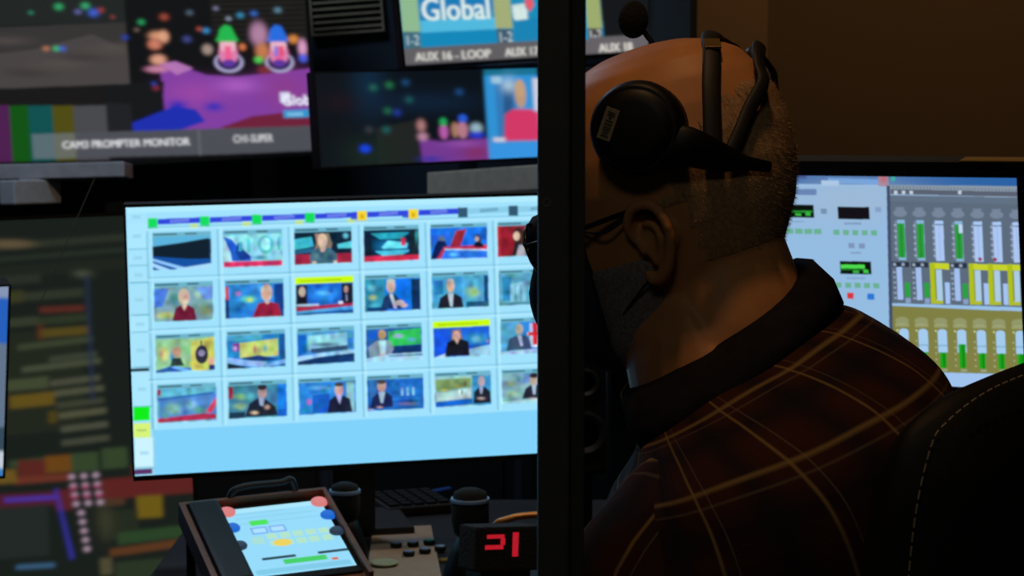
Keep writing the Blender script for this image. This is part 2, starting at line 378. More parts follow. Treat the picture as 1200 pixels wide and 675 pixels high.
# top strip of blue name bars and coloured markers
gm = [(180, 'g'), (241, 'g'), (302, 'g'), (364, 'g'), (425, 'y'), (485, 'y'), (543, 'd'), (602, 'd')]
def ytop(x): return 262-(x-180)*.0345
for i, (x, k) in enumerate(gm):
    y = ytop(x); xn = gm[i+1][0] if i < 7 else 655
    bc = '2f45d8' if i < 6 else '6fb2d0'
    P.poly([(x+6, y-5), (xn-5, ytop(xn)-5), (xn-5, ytop(xn)+1.5), (x+6, y+1.5)], bc, 1 if i < 6 else .5)
    P.poly([(x+20, y-4), (xn-18, ytop(xn)-4), (xn-18, ytop(xn)), (x+20, y)], '7d8fe8' if i < 6 else '558aa8', .6)
    if i < 6 and k == 'g' : P.rect(xn-17, y+.8, xn-8, y+5.5, 'cfe874')
    if k == 'y' or i == 5: P.rect(x-13, y+1, x-4, y+4, '3c58d0')
    P.rect(x-5.5, y-6, x+5.5, y+6, {'g': '12d858', 'y': 'f0d428', 'd': '30566e'}[k])
    if k == 'y': P.rect(x-2, y-2, x+2, y+3, 'd8a81c')
# frame lines between cells
for c in range(7):
    x0 = [172.5, 255, 338, 420, 498, 577, 656][c]; P.poly([(x0, yat(270, 258, x0)), (x0+1.6, yat(270, 258, x0)), (x0+6.5, yat(500, 478, x0)), (x0+5, yat(500, 478, x0))], '5fa6c4', .65)
    P.poly([(x0+4, yat(268, 256, x0)), (x0+6, yat(268, 256, x0)), (x0+10.5, yat(500, 478, x0)), (x0+8.5, yat(500, 478, x0))], 'c0eefc', .6)
for r in range(4):
    for (a, e, cc, al) in ((-8.5, 1.3, '62a8c6', .6), (-6, 2, 'b8eafb', .6)):
        ya, yb = yat(tops[r]+a, topsR[r]+a, 174), yat(tops[r]+a, topsR[r]+a, 660)
        P.poly([(174, ya), (660, yb), (660, yb+e), (174, ya+e)], cc, al)
P.poly([(180.5, 504), (680, 477.5), (680, 528.2), (181.5, 556.5)], '7fcdf5')
S = '102a66'; SK = 'c8a494'
T = {
 (0,0): ['r 0 0 100 100 15304e', 'p 0,8 100,8 100,18 0,35 5ab0d8', 'p 0,38 96,16 96,72 60,74 0,62 10202e', 'p 0,62 60,72 100,74 100,100 0,100 1450a0', 'p 0,68 60,98 45,100 0,75 8cc4f8', 'p 0,80 30,100 12,100 0,90 a4d4fc', 'p 40,98 100,86 100,100 40,100 a8d8f8'],
 (1,0): ['r 0 0 100 100 8ed8e8', 'p 0,8 18,20 30,100 0,100 b4dcf4', 'p 0,14 14,22 28,50 46,76 46,84 14,84 12,60 1f5fc8', 'p 24,30 34,52 48,74 30,82 20,60 1a3f9c', 'r 26 30 32 56 48b8c8', 'r 40 22 46 60 5cc4d0', 'e 72 40 14 26 5cc0cc', 'e 72 38 8 18 a0eef4', 'r 92 20 97 56 50b8c8', 's 62 76 16 8 3a9cb0', 'r 0 85 100 100 d83468'],
 (2,0): ['r 0 0 100 100 0e2438', 'p 0,28 30,22 34,50 0,58 3cb4c8', 'p 0,60 40,52 40,66 0,70 205a80', 'p 75,46 100,38 100,58 76,58 54c8dc', 's 90 22 6 10 6cc8dc', 'r 0 72 100 100 9c2440', 'p 36,14 60,14 66,44 62,66 34,66 38,40 8a7868', 'e 49 34 9 20 d4b8a0', 'p 26,74 40,54 60,54 74,74 74,100 28,100 3a6478', 's 38 80 10 14 547c8c', 's 62 84 8 10 2a4c64', 'p 44,52 56,52 52,66 46,66 c8a894', 'r 30 92 38 100 c0b498', 'r 68 92 74 100 c0b498'],
 (3,0): ['r 0 0 100 100 0a2844', 'p 12,18 84,18 68,36 30,36 28a4bc', 's 50 56 40 22 1878b0', 'p 32,60 44,40 68,46 80,50 78,64 36,64 68d8ee', 'p 20,70 90,68 70,82 34,84 48c0e0', 'r 68 34 76 56 d03a5c', 'r 82 12 96 88 142430', 'r 2 20 14 84 102038', 'r 0 84 100 100 cc2c50', 's 96 30 3 30 2c9aa0'],
 (4,0): ['r 0 0 100 100 1a70e0', 'p 46,18 64,14 52,66 34,66 a02838', 'p 0,30 40,24 34,60 0,60 2668dc', 'e 20 44 6 12 5c6c80', 'p 8,60 14,46 26,48 30,66 26,100 0,100 0c2050', 'p 10,100 24,64 100,62 100,78 30,72 18,100 c03458', 'p 26,72 100,78 100,100 18,100 2a78e8', 'p 24,70 100,76 100,80 26,74 a8d4f8', 's 42 88 12 8 5cb0f4', 'e 84 44 6 14 302830', 'e 82 44 4 8 c0a0a0', 'p 76,62 82,52 92,58 94,70 78,68 181828', 'p 92,14 100,14 100,50 84,40 1858a8'],
 (5,0): ['r 0 0 100 100 8e1e2c', 'r 0 0 6 100 b02838', 'e 38 40 11 26 3a2424', 'e 34 40 6 14 d0b0a0', 'p 26,100 30,62 46,60 56,100 242428', 'p 32,100 38,66 46,66 50,100 a8a4b0', 'r 56 0 100 100 301c24'],
 (0,1): ['r 0 0 100 100 7aa0a8', 'p 0,12 26,12 14,60 0,64 4a78d8', 'p 70,12 100,12 100,44 84,46 6a90dc', 's 34 40 12 26 3c7c84', 's 20 84 22 12 b8c468', 's 86 74 16 20 7a9060', 's 74 34 8 12 a8c8b8', 'e 51 36 10 22 c4b49c', 'e 51 40 6 14 d8b8a0', 'p 30,100 36,66 46,58 58,58 68,68 72,100 701c38', 'p 46,58 56,58 51,74 d0b0a0'],
 (1,1): ['r 0 0 100 100 2a80d0', 'r 0 14 6 50 c03a48', 'r 0 50 6 100 163870', 's 22 34 6 8 c878c0', 's 40 50 16 12 68d0b0', 's 42 52 6 8 c0d848', 's 24 80 14 14 1868c0', 'p 84,12 100,12 100,100 84,100 144088', 's 56 20 14 12 48a0e8', 'e 71 34 10 24 c0aca0', 'e 71 38 6 15 d0a090', 'p 46,100 56,64 66,60 78,60 90,66 96,100 98203c', 'p 66,58 78,58 72,66 d0b0a0'],
 (2,1): ['r 0 0 100 100 1a60c0', 's 50 45 30 24 2c8cf0', 's 50 42 16 8 58b4f8', 'r 0 18 20 80 1a2438', 'r 80 18 100 80 1c2438', 'e 11 36 6 14 c0a898', 'p 2,80 6,52 16,52 20,80 141420', 'e 88 34 4 10 c8a090', 'p 78,76 84,46 92,46 98,76 182038', 'p 87,48 90,48 90,66 88,66 8c98c0', 'r 0 70 40 76 a0c0d8', 'r 74 66 82 74 d8d8f0', 'p 0,78 100,72 100,80 0,90 a82c4c', 'p 0,90 100,80 100,100 0,100 4aa4e0', 'p 0,96 100,90 100,100 0,100 1858a0', 'YEL'],
 (3,1): ['r 0 0 100 100 1878dc', 'r 0 0 36 100 2c8cac', 's 12 34 10 12 68c4d8', 's 14 60 10 10 a0bc78', 's 16 82 12 10 48a8c4', 'r 4 88 40 100 103c70', 'r 56 10 84 96 1070e4', 'r 84 12 100 100 10305c', 'e 47 30 8 20 c4a498', 'e 47 16 8 6 b8b4b0', 'p 28,94 34,62 44,50 54,54 66,76 70,94 1a3464', 'p 44,52 50,52 58,94 52,94 b8c4e0', 'e 62 78 9 8 c8b4b8', 'e 70 86 7 6 c0a8a8'],
 (4,1): ['r 0 0 100 100 4ca4cc', 'r 4 20 20 60 2878b8', 'r 40 10 54 70 3c94d0', 's 72 56 16 20 98bc84', 's 76 58 6 10 88a850', 'r 92 10 100 100 14487c', 'r 60 84 100 100 205878', 'e 33 36 7 20 d0b09c', 'e 33 22 6 6 d0c8c0', 'p 10,100 14,70 26,58 40,58 52,70 56,100 20202c', 'p 28,58 38,58 36,96 32,96 b8c8dc'],
 (5,1): ['r 0 0 100 100 5ca4c4', 'r 6 16 22 86 2c80b0', 'p 20,40 48,30 48,90 20,90 84c0d0', 's 60 40 10 14 4c605c', 's 62 64 12 8 385458', 'r 28 40 30 88 4c94b0', 'r 38 40 40 88 4c94b0', 'r 70 0 100 100 70a0b0', 'r 0 92 100 100 508c98'],
 (0,2): ['r 0 0 100 100 8cc090', 'p 60,20 100,8 100,100 60,100 c8c860', 's 14 50 12 24 c8cc70', 's 10 48 4 14 c89880', 's 28 58 6 20 3c90c0', 'e 36 46 8 14 c09078', 'p 24,84 28,62 42,62 48,84 2c3c3c', 'e 78 56 11 26 2a2c3c', 'e 78 52 6 9 9090b4', 'r 76 18 79 34 404858', 's 94 76 6 14 e09890', 's 62 80 8 8 d4c848', 'p 0,94 24,84 60,92 60,100 0,100 2858a0', 'p 24,86 40,86 64,100 46,100 6cb0f4', 'r 90 86 100 100 203878'],
 (1,2): ['r 0 0 100 100 2484c8', 'r 0 8 60 24 48a0c8', 'p 22,30 88,22 88,70 22,72 c0cc70', 's 48 50 4 16 c06468', 's 66 48 5 14 58b0a8', 'r 10 30 22 52 7c3ca4', 's 14 44 5 8 c0a8e0', 'r 90 10 100 100 165898', 'p 22,72 54,66 90,80 70,84 40,80 1a3c78', 'p 0,68 30,78 70,86 60,100 30,94 0,84 8cb8f0', 'p 60,94 100,80 100,92 70,100 7cacf0', 'p 0,84 30,96 30,100 0,100 18283c'],
 (2,2): ['r 0 0 100 100 4c9ccc', 'r 0 16 16 80 1468c8', 'p 18,20 88,14 88,50 20,60 88c8dc', 's 50 46 30 8 44607c', 'p 24,56 88,50 88,62 24,70 305070', 'r 88 30 98 60 2c78d0', 'p 0,76 20,72 100,64 100,74 60,76 30,82 0,90 9cc8f0', 'p 0,90 40,80 100,74 100,98 0,100 143468', 's 20 70 14 6 3c90e0'],
 (3,2): ['r 0 0 100 100 2860a4', 'e 12 26 9 14 1860cc', 'p 40,18 98,12 98,58 40,60 30c05c', 's 58 32 12 8 a8a0e0', 's 82 44 10 7 60a8dc', 'r 40 60 100 84 123870', 'e 29 26 7 14 c09870', 'p 6,92 4,60 18,44 42,42 50,66 42,92 7c90a4', 'p 22,42 36,42 34,92 26,92 a0ccdc', 's 30 84 6 5 d0a090', 'p 0,92 44,82 100,82 100,100 0,100 a4d4ec', 'r 40 86 100 90 3070a0'],
 (4,2): ['r 0 0 100 100 1a58c8', 's 76 50 26 22 3498d0', 's 76 52 10 12 70c4d8', 'r 0 22 26 90 1850d8', 'p 62,80 100,70 100,100 62,100 94c4e8', 'p 0,100 24,88 24,100 a4c8e8', 'p 32,54 34,24 48,22 52,54 8c6c54', 'e 41 42 7 16 d0a898', 'p 20,98 24,58 36,50 50,50 62,58 64,98 181824', 'p 37,50 46,50 42,64 d0b0a0', 's 96 60 2 6 c08088', 'YEL'],
 (5,2): ['r 0 0 100 100 2c84d0', 'r 0 0 34 100 50a0cc', 'r 52 14 100 84 b0c8e8', 'p 60,14 100,14 100,84 90,80 60,40 1c58c0', 'r 60 14 68 84 e0e4f0', 'r 48 40 100 50 e0e4f0', 'r 58 14 67 78 d02430', 'r 50 40 86 50 d02430', 'e 34 30 7 16 b8a0a0', 'p 10,90 16,56 28,48 42,48 52,60 56,90 3c5070', 'p 30,48 38,48 40,78 36,80 b4c0e0', 'p 0,94 100,86 100,100 0,100 a4c4e4'],
 (0,3): ['r 0 0 100 100 60a4c4', 'r 0 10 100 28 5cb0cc', 'p 0,34 96,22 96,36 0,40 2c70b4', 'p 4,40 100,28 100,90 4,94 5084c8', 's 26 64 18 20 80b8a0', 's 58 56 12 16 88c4d8', 's 72 72 16 12 60a890', 'r 0 10 6 26 a03050', 'p 0,88 80,80 100,84 100,96 0,100 b03050', 'p 82,76 100,36 100,56 92,80 d84460', 's 14 80 8 12 5898a0'],
 (1,3): ['r 0 0 100 100 3c7c98', 'r 84 10 100 100 1878d8', 'r 0 12 8 44 982838', 's 20 40 14 12 78ac78', 's 20 66 14 12 90b484', 's 38 40 8 14 58b0c8', 's 76 50 8 24 386088', 'r 0 82 28 100 1c3850', 'e 58 30 8 18 a8948c', 'e 58 16 8 8 302830', 'p 28,96 36,60 50,46 64,50 80,72 84,96 1c2434', 'p 52,46 62,46 60,70 54,66 90a0c0', 's 44 86 9 6 d8b8a0', 's 66 72 6 8 c8a8a0', 'r 84 80 100 100 1460c0'],
 (2,3): ['r 0 0 100 100 2a84d8', 's 40 26 24 8 68b4ec', 's 18 64 5 10 d06ca0', 'p 24,46 54,42 54,96 24,96 1858b8', 's 44 34 10 8 1c88b8', 'r 84 12 98 100 84bcc4', 'e 71 34 8 18 c0a0a0', 'e 71 18 8 6 403838', 'p 50,98 54,62 64,50 78,50 90,60 94,98 1c2038', 'p 66,50 76,50 72,76 a0a8e0', 's 10 86 8 8 1890b0'],
 (3,3): ['r 0 0 100 100 1c60b4', 's 70 40 24 20 2c84dc', 'r 60 36 64 60 80b8e0', 'r 70 36 74 60 80b8e0', 'r 80 36 84 60 80b8e0', 'r 40 66 94 72 2470cc', 's 72 84 20 6 8880b8', 'r 4 10 16 60 3070b0', 'e 26 28 8 18 b8948c', 'e 26 16 8 7 403840', 'p 4,96 10,60 20,46 34,46 44,60 46,90 1a2454', 'p 20,46 32,46 28,78 24,78 a0c0dc', 's 22 90 7 4 c09ca0', 's 6 96 8 4 a0c4e0'],
 (4,3): ['r 0 0 100 100 8cb8b8', 'p 2,18 64,16 64,44 2,52 74945c', 's 18 50 12 6 c8cc60', 's 44 40 6 6 a09048', 's 54 34 5 12 60583c', 'p 2,58 64,48 64,76 2,82 b4d8d8', 's 48 58 2 12 303838', 's 44 56 2 6 e0f4f0', 'p 0,84 68,78 68,96 0,100 1464c8', 'r 66 10 100 100 3c94c8', 'e 83 28 6 16 b4a0a8', 'p 68,94 70,58 78,46 90,46 98,60 100,94 1c2434', 'p 79,46 86,46 84,66 81,66 a0a8cc', 's 82 80 9 5 b09c9c'],
 (5,3): ['r 0 0 100 100 7ca8b4', 's 16 40 12 12 84a478', 's 18 70 14 12 98b890', 's 30 26 6 12 4c80a0', 'r 38 10 62 40 6094cc', 'e 58 34 8 18 b49c90', 'e 58 18 8 8 302830', 'p 36,88 42,58 50,48 66,48 76,58 80,90 242838', 'p 54,48 62,48 60,76 56,76 a0b4cc', 's 56 90 12 5 b8a8a8', 'p 0,94 100,90 100,100 0,100 a8d0dc'],
}
for (c, r), ops in T.items():
    q = [Vector(v) for v in cell(c, r)]
    def mp(u, v): u /= 100; v /= 100; p = (q[0]*(1-u)+q[1]*u)*(1-v)+(q[3]*(1-u)+q[2]*u)*v; return (p.x, p.y)
    W_ = (q[1]-q[0]).x/100; H_ = (q[3]-q[0]).y/100
    yel = False
    for op in ops:
        k = op.split(); col = k[-1]
        if k[0] == 'r': a = [float(v) for v in k[1:5]]; P.poly([mp(a[0], a[1]), mp(a[2], a[1]), mp(a[2], a[3]), mp(a[0], a[3])], col)
        elif k[0] == 'p': P.poly([mp(*[float(w) for w in v.split(',')]) for v in k[1:-1]], col)
        elif k[0] == 'e': a = [float(v) for v in k[1:5]]; P.poly([mp(a[0]+a[2]*math.cos(t*PI/8), a[1]+a[3]*math.sin(t*PI/8)) for t in range(16)], col)
        elif k[0] == 's':
            a = [float(v) for v in k[1:5]]; cx, cy = mp(a[0], a[1]); P.soft(cx, cy, a[2]*W_*.75, a[3]*H_*.75, col, .9, 1.6)
        elif k[0] == 'YEL': yel = True
    sl_ = P._slice([mp(0, 0), mp(100, 0), mp(100, 100), mp(0, 100)])
    if sl_ is not None and (c, r) not in ((0, 0),):
        hh, ww = P.X[sl_].shape; g0 = rng.normal(0, 1, (9, 14, 3))*.5+rng.normal(0, 1, (9, 14, 1)); yy = np.linspace(0, 7.999, hh); xx = np.linspace(0, 12.999, ww); yi = yy.astype(int); xi = xx.astype(int); fy = (yy-yi)[:, None, None]; fx = (xx-xi)[None, :, None]
        gn = (g0[yi][:, xi]*(1-fx)+g0[yi][:, xi+1]*fx)*(1-fy)+(g0[yi+1][:, xi]*(1-fx)+g0[yi+1][:, xi+1]*fx)*fy
        R_ = P.C[sl_]; ys = np.linspace(0, 1, hh)[:, None]*np.ones((1, ww)); P.C[sl_] = np.clip(R_*(1+.20*gn), 0, 1.2)
    # title strip of each thumbnail
    P.poly([mp(0, -3), mp(100, -3), mp(100, 9), mp(0, 9)], '6cb0c8')
    P.poly([mp(2, 0), mp(42, 0), mp(42, 5), mp(2, 5)], '2c4854', .75); P.poly([mp(56, 0), mp(76, 0), mp(76, 5), mp(56, 5)], '2c4854', .75)
    if yel:
        P.poly([mp(-1, -4), mp(101, -4), mp(101, 15), mp(-1, 15)], 'c8f808'); P.poly([mp(8, 5), mp(80, 5), mp(80, 8), mp(8, 8)], '8cae18', .8)
P.blur(.85, .95)
monitor('monitor', 'large bright desktop monitor showing a grid of small camera pictures on pale blue', QM, 2.75, P, screen_mat('fine_main_screen', 1.10), bez=(.002, .012, .004, .006), stand=.75)

# ---- right-hand monitor: two windows, meters
QR = [(760, 203), (1198, 208), (1197, 458), (770, 430)]
P = Pic(QR, 560, 320, '9cc4ec')
def ry(x): return (x-920)*.02            # the picture's slope
P.poly([(760, 200), (1200, 204), (1200, 219), (760, 214)], '2a64a8'); P.poly([(920, 205), (950, 205.5), (950, 210), (920, 209.5)], '14307c')
P.poly([(975, 209), (1042, 211), (1042, 217), (975, 215)], '5c9ce4'); P.poly([(967, 212), (988, 212), (988, 218), (967, 218)], 'b8d4f4')
P.rect(1034, 206, 1046, 219, 'b06c78'); P.rect(1037, 208, 1043, 214, 'c84848')
P.poly([(760, 216), (1046, 220), (1043, 434), (760, 432)], '98c0e6'); P.soft(1000, 235, 80, 25, 'a4bcd8', .7)
P.rect(937, 222, 961, 229, '6c88b8'); P.rect(965, 245, 972, 251, '7894b4')
def lcd(x, y, w, h, bars):
    P.rect(x, y, x+w, y+h, '0c140c', dy=.6)
    for (a, b_, c, d, col) in bars: P.rect(x+a, y+b_, x+c, y+d, col, dy=.3)
lcd(921, 240, 36, 15, [(1, 7, 34, 9, '2a9c34'), (14, 10, 21, 13, '36b840'), (26, 9, 32, 13, '36b840')])
lcd(985, 242.5, 37, 14.5, [])
P.rect(986, 243.5, 1021, 256, '141018')
lcd(985, 306, 36.5, 15, [(1, 4, 29, 8.5, '50e050'), (1, 9, 30, 10.5, '1c7c24'), (15, 11, 22, 14, '36b840'), (27, 10, 33, 14, '40c848')])
P.rect(920, 304, 955, 318, '14181c')
for x0, y0, n in ((925, 268, 4), (979, 269.5, 5), (979, 331, 5)):
    for i in range(n): P.rect(x0+i*11-(2 if n == 4 else 0), y0+i*.2, x0+i*11+7, y0+6+i*.2, '6cb494')
for x, y in ((996, 285), (1008, 285.5)): P.rect(x, y, x+7, y+6, '8098bc')
P.rect(1029, 243, 1036, 249, '88a4cc'); P.rect(992, 261, 1012, 263.5, '84a0c4'); P.rect(998, 295.5, 1010, 297.5, '84a0c4'); P.rect(930, 259, 945, 261, '8cacd0'); P.rect(992, 325, 1014, 327, '88a8d0')
P.rect(992, 343, 999.5, 350, 'dc3840'); P.rect(1015.5, 344, 1023.5, 351, '2c78dc')
# mixer window
P.poly([(1047, 217), (1200, 219), (1200, 232), (1047, 228)], '8c9cac'); P.poly([(1048, 222), (1200, 225.5), (1200, 231), (1048, 228)], '5c6474')
for i in range(38): x = 1050+i*4; P.rect(x, 218.5+i*.1, x+2, 221+i*.1, '50586c', .5)
for x in (1052, 1061, 1070, 1127): P.rect(x, 224, x+4, 228, 'c4d4e4')
P.poly([(1046.5, 229), (1200, 232), (1200, 360), (1043, 355)], '5f6e80')
P.poly([(1047, 229), (1200, 232), (1200, 240), (1047, 236)], '647488')
P.poly([(1043, 358), (1200, 365), (1200, 440), (1040, 434)], '838346')
P.poly([(1040, 434), (1200, 438.5), (1200, 460), (1040, 452)], 'a4c8f4')
P.poly([(1043.5, 218), (1047.5, 218), (1042.5, 436), (1038.5, 436)], '44506c'); 
P.rect(1049, 207, 1054, 213, '40b0a0')
cx = [1057, 1079.5, 1102, 1124.5, 1147.5, 1170, 1193]
for i, x in enumerate(cx):
    y = ry(x)-2.7; g = i in (0, 1, 3)
    P.ell(x+1, 250+y, 8, 4.5, '8898b0', .6); P.rect(x-4, 243+y, x+6, 246+y, '8494ac', .6)
    P.rect(x-6, 259+y, x-3.5, 303+y, '90a0bc', .5)
    for j in range(6): P.rect(x-7, 263+j*7+y, x-4, 265+j*7+y, 'b0c0dc', .7)
    if g:
        P.rect(x-3, 258+y, x+6, 305+y, '8cb8dc'); P.rect(x-3, 262+y, x+5.5, 302+y, '2ca03c'); P.rect(x+.8, 262+y, x+1.7, 302+y, '187828')
        if i == 3: P.rect(x+1.5, 262+y, x+6, 272+y, 'c4dcf8')
    else:
        P.rect(x-4, 258+y, x+6, 305+y, 'b0ccf8'); P.rect(x-4, 262+y, x+6, 263.5+y, '6c84a0'); P.rect(x+.6, 264+y, x+1.4, 303+y, '98b4e4')
    if i in (4, 5): P.ell(x+(2 if i == 4 else -3), 302+y, 2.2, 2.2, 'a03058')
    # lower row
    yel = i in (2, 4, 5, 6)
    if yel:
        P.poly([(x-12, 307+y), (x+11, 308+y), (x+11, 315+y), (x-12, 314+y)], 'ccd82c'); P.rect(x-12, 307+y, x-6, 353+y, 'b4c41c'); P.rect(x-12, 350+y, x+2, 355+y, 'b4c030'); P.rect(x-6.5, 315+y, x-5, 350+y, '848c28')
        P.rect(x-5, 315+y, x+2, 351+y, 'b0d0e8'); P.rect(x+5, 330+y, x+10.5, 355+y, 'a8c8f8')
    else:
        P.rect(x-11, 307+y, x+9, 313+y, '283244'); P.ell(x-8, 310+y, 2, 2, '98a8bc'); P.ell(x+2, 310+y, 2, 2, '98a8bc')
        P.rect(x-6, 313+y, x+.5, 351+y, 'a8c4f4'); P.rect(x+3, 331+y, x+9, 348+y, '2ca444'); P.rect(x+3, 349+y, x+9, 355+y, '8ca4c8'); 
        for j in range(6): P.rect(x-10, 318+j*6+y, x-7, 320+j*6+y, 'b0c0dc', .7)
    # bottom row
    y = ry(x)-3.2; P.ell(x-2, 376+y, 8, 4.5, 'a4ac84', .55); P.rect(x-10, 379+y, x+6, 383+y, 'b0b88c', .5)
    P.rect(x-6, 388+y, x+5, 412+y, 'a8d0f4'); P.ell(x-.5, 388+y, 5.3, 3, 'a8d0f4'); P.rect(x-6, 403+y, x+5, 405+y, '70a8c8', .6)
    top = [412, 412, 412, 402, 412, 412, 412][i]+y; P.rect(x-4.5, top, x+3.5, 430+y, '1ca81c'); P.rect(x-1, top, x+2, 430+y, '148c14')
    for j in range(5): P.rect(x-9.5, 398+j*7+y, x-7.5, 400+j*7+y, 'b8c0a0', .7)
    P.rect(x-9, 386+y, x-7, 388+y, 'd8e0a0'); P.rect(x-3, 431+y, x+4, 434+y, 'a8b8a0', .6)
P.blur(.55)
rm, RF, rw, rh = monitor('monitor', 'desktop monitor with green level meters and yellow channel strips, right of the person', QR, 2.5, P, screen_mat('fine_meter_screen', .95), bez=(.012, .012, .018, .014), stand=.75)
b = BM(); fbox(b, RF, rw*.86, rw+.012, -.0195, -.0178, -.02, .003); obj('gold_glint_strip', b, M['brass'], rm)  # brass sliver stands for a gold glint along the top bezel

# ---- left wall display (string lights, dolls, caption bar)
QA = [(-60, -55), (361, -68), (361, 178), (-60, 200)]
P = Pic(QA, 520, 310, '121314')
P.poly([(-60, 35), (150, 26), (148, 98), (-60, 106)], '343030'); P.poly([(-60, 70), (40, 58), (110, 40), (150, 60), (150, 98), (-60, 106)], '464040')
for i in range(7): P.soft(10+i*22, 48+(i*37 % 43), 26, 5, ('544c48', '2c2c2a', '4c443e')[i % 3], .6)
P.poly([(-60, -50), (150, -50), (150, 26), (-60, 32)], '1e2220'); P.poly([(-60, 108), (150, 98), (170, 120), (-60, 128)], '161414')
P.poly([(150, -60), (361, -60), (361, 120), (150, 130)], '0c0d0f')
for i in range(9): P.rect(250, -2+i*6, 361, 1+i*6, '26241f', .7, dy=-3)
P.poly([(186, 74), (205, 76), (240, 88), (275, 90), (320, 85), (361, 80), (361, 150), (190, 155)], '7e3c9c')
P.poly([(188, 74), (205, 72), (225, 80), (205, 88)], 'b070b0'); P.soft(225, 110, 28, 14, '9a44a0', .8); P.soft(330, 105, 26, 22, '8a3a86', .8); P.soft(275, 100, 22, 8, 'b060c0', .7)
P.poly([(250, 150), (290, 136), (361, 128), (361, 150)], '6c1f38'); P.poly([(118, 155), (160, 140), (200, 124), (225, 128), (235, 142), (200, 154)], '1c2ca8')
P.soft(204, 123, 10, 5, '1c28b0', .9); P.soft(246, 125, 10, 5, '1c2cb0', .9); P.poly([(120, 100), (190, 95), (186, 130), (150, 142), (120, 148)], '121416')
# figures: plain bundled-up dolls with hats
P.soft(185, 42, 9, 5, 'd09070', 1, 1.5); P.soft(193, 43, 6, 7, 'e0a080', .9, 2); P.soft(182, 52, 8, 6, 'c87860', 1, 2); P.soft(185, 70, 9, 6, 'd89880', 1, 2); P.soft(183, 81, 14, 4, 'c880a0', .9, 2)
for x, hat in ((267, '22b04c'), (326, '2468d8')):
    P.ell(x, 73, 17, 12, 'a8a0c8'); P.ell(x, 72, 13.5, 10, '1c1444'); P.ell(x, 63, 11, 15, 'd87ca8'); P.ell(x, 53, 9.5, 9, 'e8b0c0'); P.rect(x-4, 54, x+4, 70, 'e85c90'); P.ell(x, 74, 8, 4.5, '5c3498')
    P.poly([(x-12, 47), (x-8, 34), (x-2, 29), (x+5, 31), (x+12, 47)], hat); P.rect(x-13, 45, x+12, 49, hat)
P.rect(321, 54, 325, 66, '5878d8'); P.rect(328, 54, 332, 66, 'd84868')
P.soft(304, 40, 10, 14, 'b080a0', .95, 2); P.soft(307, 60, 8, 10, 'c87c50', .9, 2); P.soft(302, 70, 5, 4, '50c850', 1, 2); P.soft(344, 46, 6, 5, 'd88840', .9, 2); P.soft(354, 56, 5, 10, 'e0a0c8', .9, 2); P.soft(354, 68, 5, 5, '4c60e0', .9, 2); P.soft(284, 55, 4, 4, 'd87848', .9, 2); P.soft(243, 58, 6, 6, 'b09890', .8, 2); P.soft(308, 82, 8, 5, '7c2c30', .9, 2)
for x, y, c, r in ((73, 8, '30a868', 5), (104, 7, '38a870', 5), (113, 15, '4060d0', 6), (40, 15, '2a8060', 3), (95, 14, '6060a0', 4), (55, 57, 'b07050', 4), (67, 57, '30b878', 4), (74, 57, '4060c8', 4), (148, 44, '2840a0', 4), (168, 26, '28a060', 4), (195, 20, 'a04838', 5), (243, 36, '4090d0', 4), (235, 34, 'b05040', 3), (220, 46, '404888', 5), (284, 18, '3890b8', 4), (270, 22, '90a0b0', 3), (300, 16, '3868c0', 4), (256, 10, '8080a0', 3), (180, 103, '802840', 4), (178, 98, '3040a8', 3), (122, 12, '903838', 4), (135, 20, '803838', 3), (225, 15, '506070', 4), (162, 35, '705850', 3), (328, 12, '6088a0', 4)):
    P.soft(x, y, r, r*.75, c, .85, 1.3)
P.rect(324, 108, 336, 120, 'd0d0e8'); P.text('Glob', 325, 123, 17, 'e8e8f8', ex=(1, -.03)); P.text('Glob', 326, 124, 17, 'e8e8f8', ex=(1, -.03)); P.rect(327, 129, 357, 138, '2c90c8', dy=-1); P.text('news', 331, 136, 9, 'b0e0f8', ex=(1, -.03))
# colour bars
for x0, x1, c in ((-60, 7, '4a1c4c'), (7, 29, '0e4e10'), (29, 57, '0c4c4c'), (57, 82, '4c480e'), (82, 120, '46464a')): P.poly([(x0, 124), (x1, 123), (x1, 190), (x0, 192)], c)
P.poly([(120, 120), (150, 122), (150, 160), (120, 160)], '1e1e22')
P.poly([(31, 157), (361, 147), (361, 178), (31, 186)], '4b4c54'); P.poly([(31, 157), (82, 155.5), (82, 185), (31, 186)], '56686e'); P.poly([(57, 157), (82, 155.5), (82, 185), (57, 186)], '63665c')
P.rect(225.5, 152, 227.5, 182, '66666c')
P.text('CAM3 PROMPTER MONITOR', 66, 174, 12.5, 'dcdce0', ex=(1, -.028), stretch=.93); P.text('CAM3 PROMPTER MONITOR', 66.6, 174, 12.5, 'dcdce0', ex=(1, -.028), stretch=.93)
P.text('CH1-SUPER', 266, 167, 13, 'cfcfd2', ex=(1, -.028), stretch=.70); P.text('CH1-SUPER', 266.6, 167, 13, 'cfcfd2', ex=(1, -.028), stretch=.70)
P.poly([(-60, 191), (115, 187), (361, 176), (361, 205), (-60, 205)], '0a0a0c')
P.blur(1.5, 1.9)
monitor('wall_display', 'large wall display at upper left with string lights, hatted dolls and colour bars', QA, 4.5, P, screen_mat('left_wall_screen', 1.1), bez=.008, cat='screen')

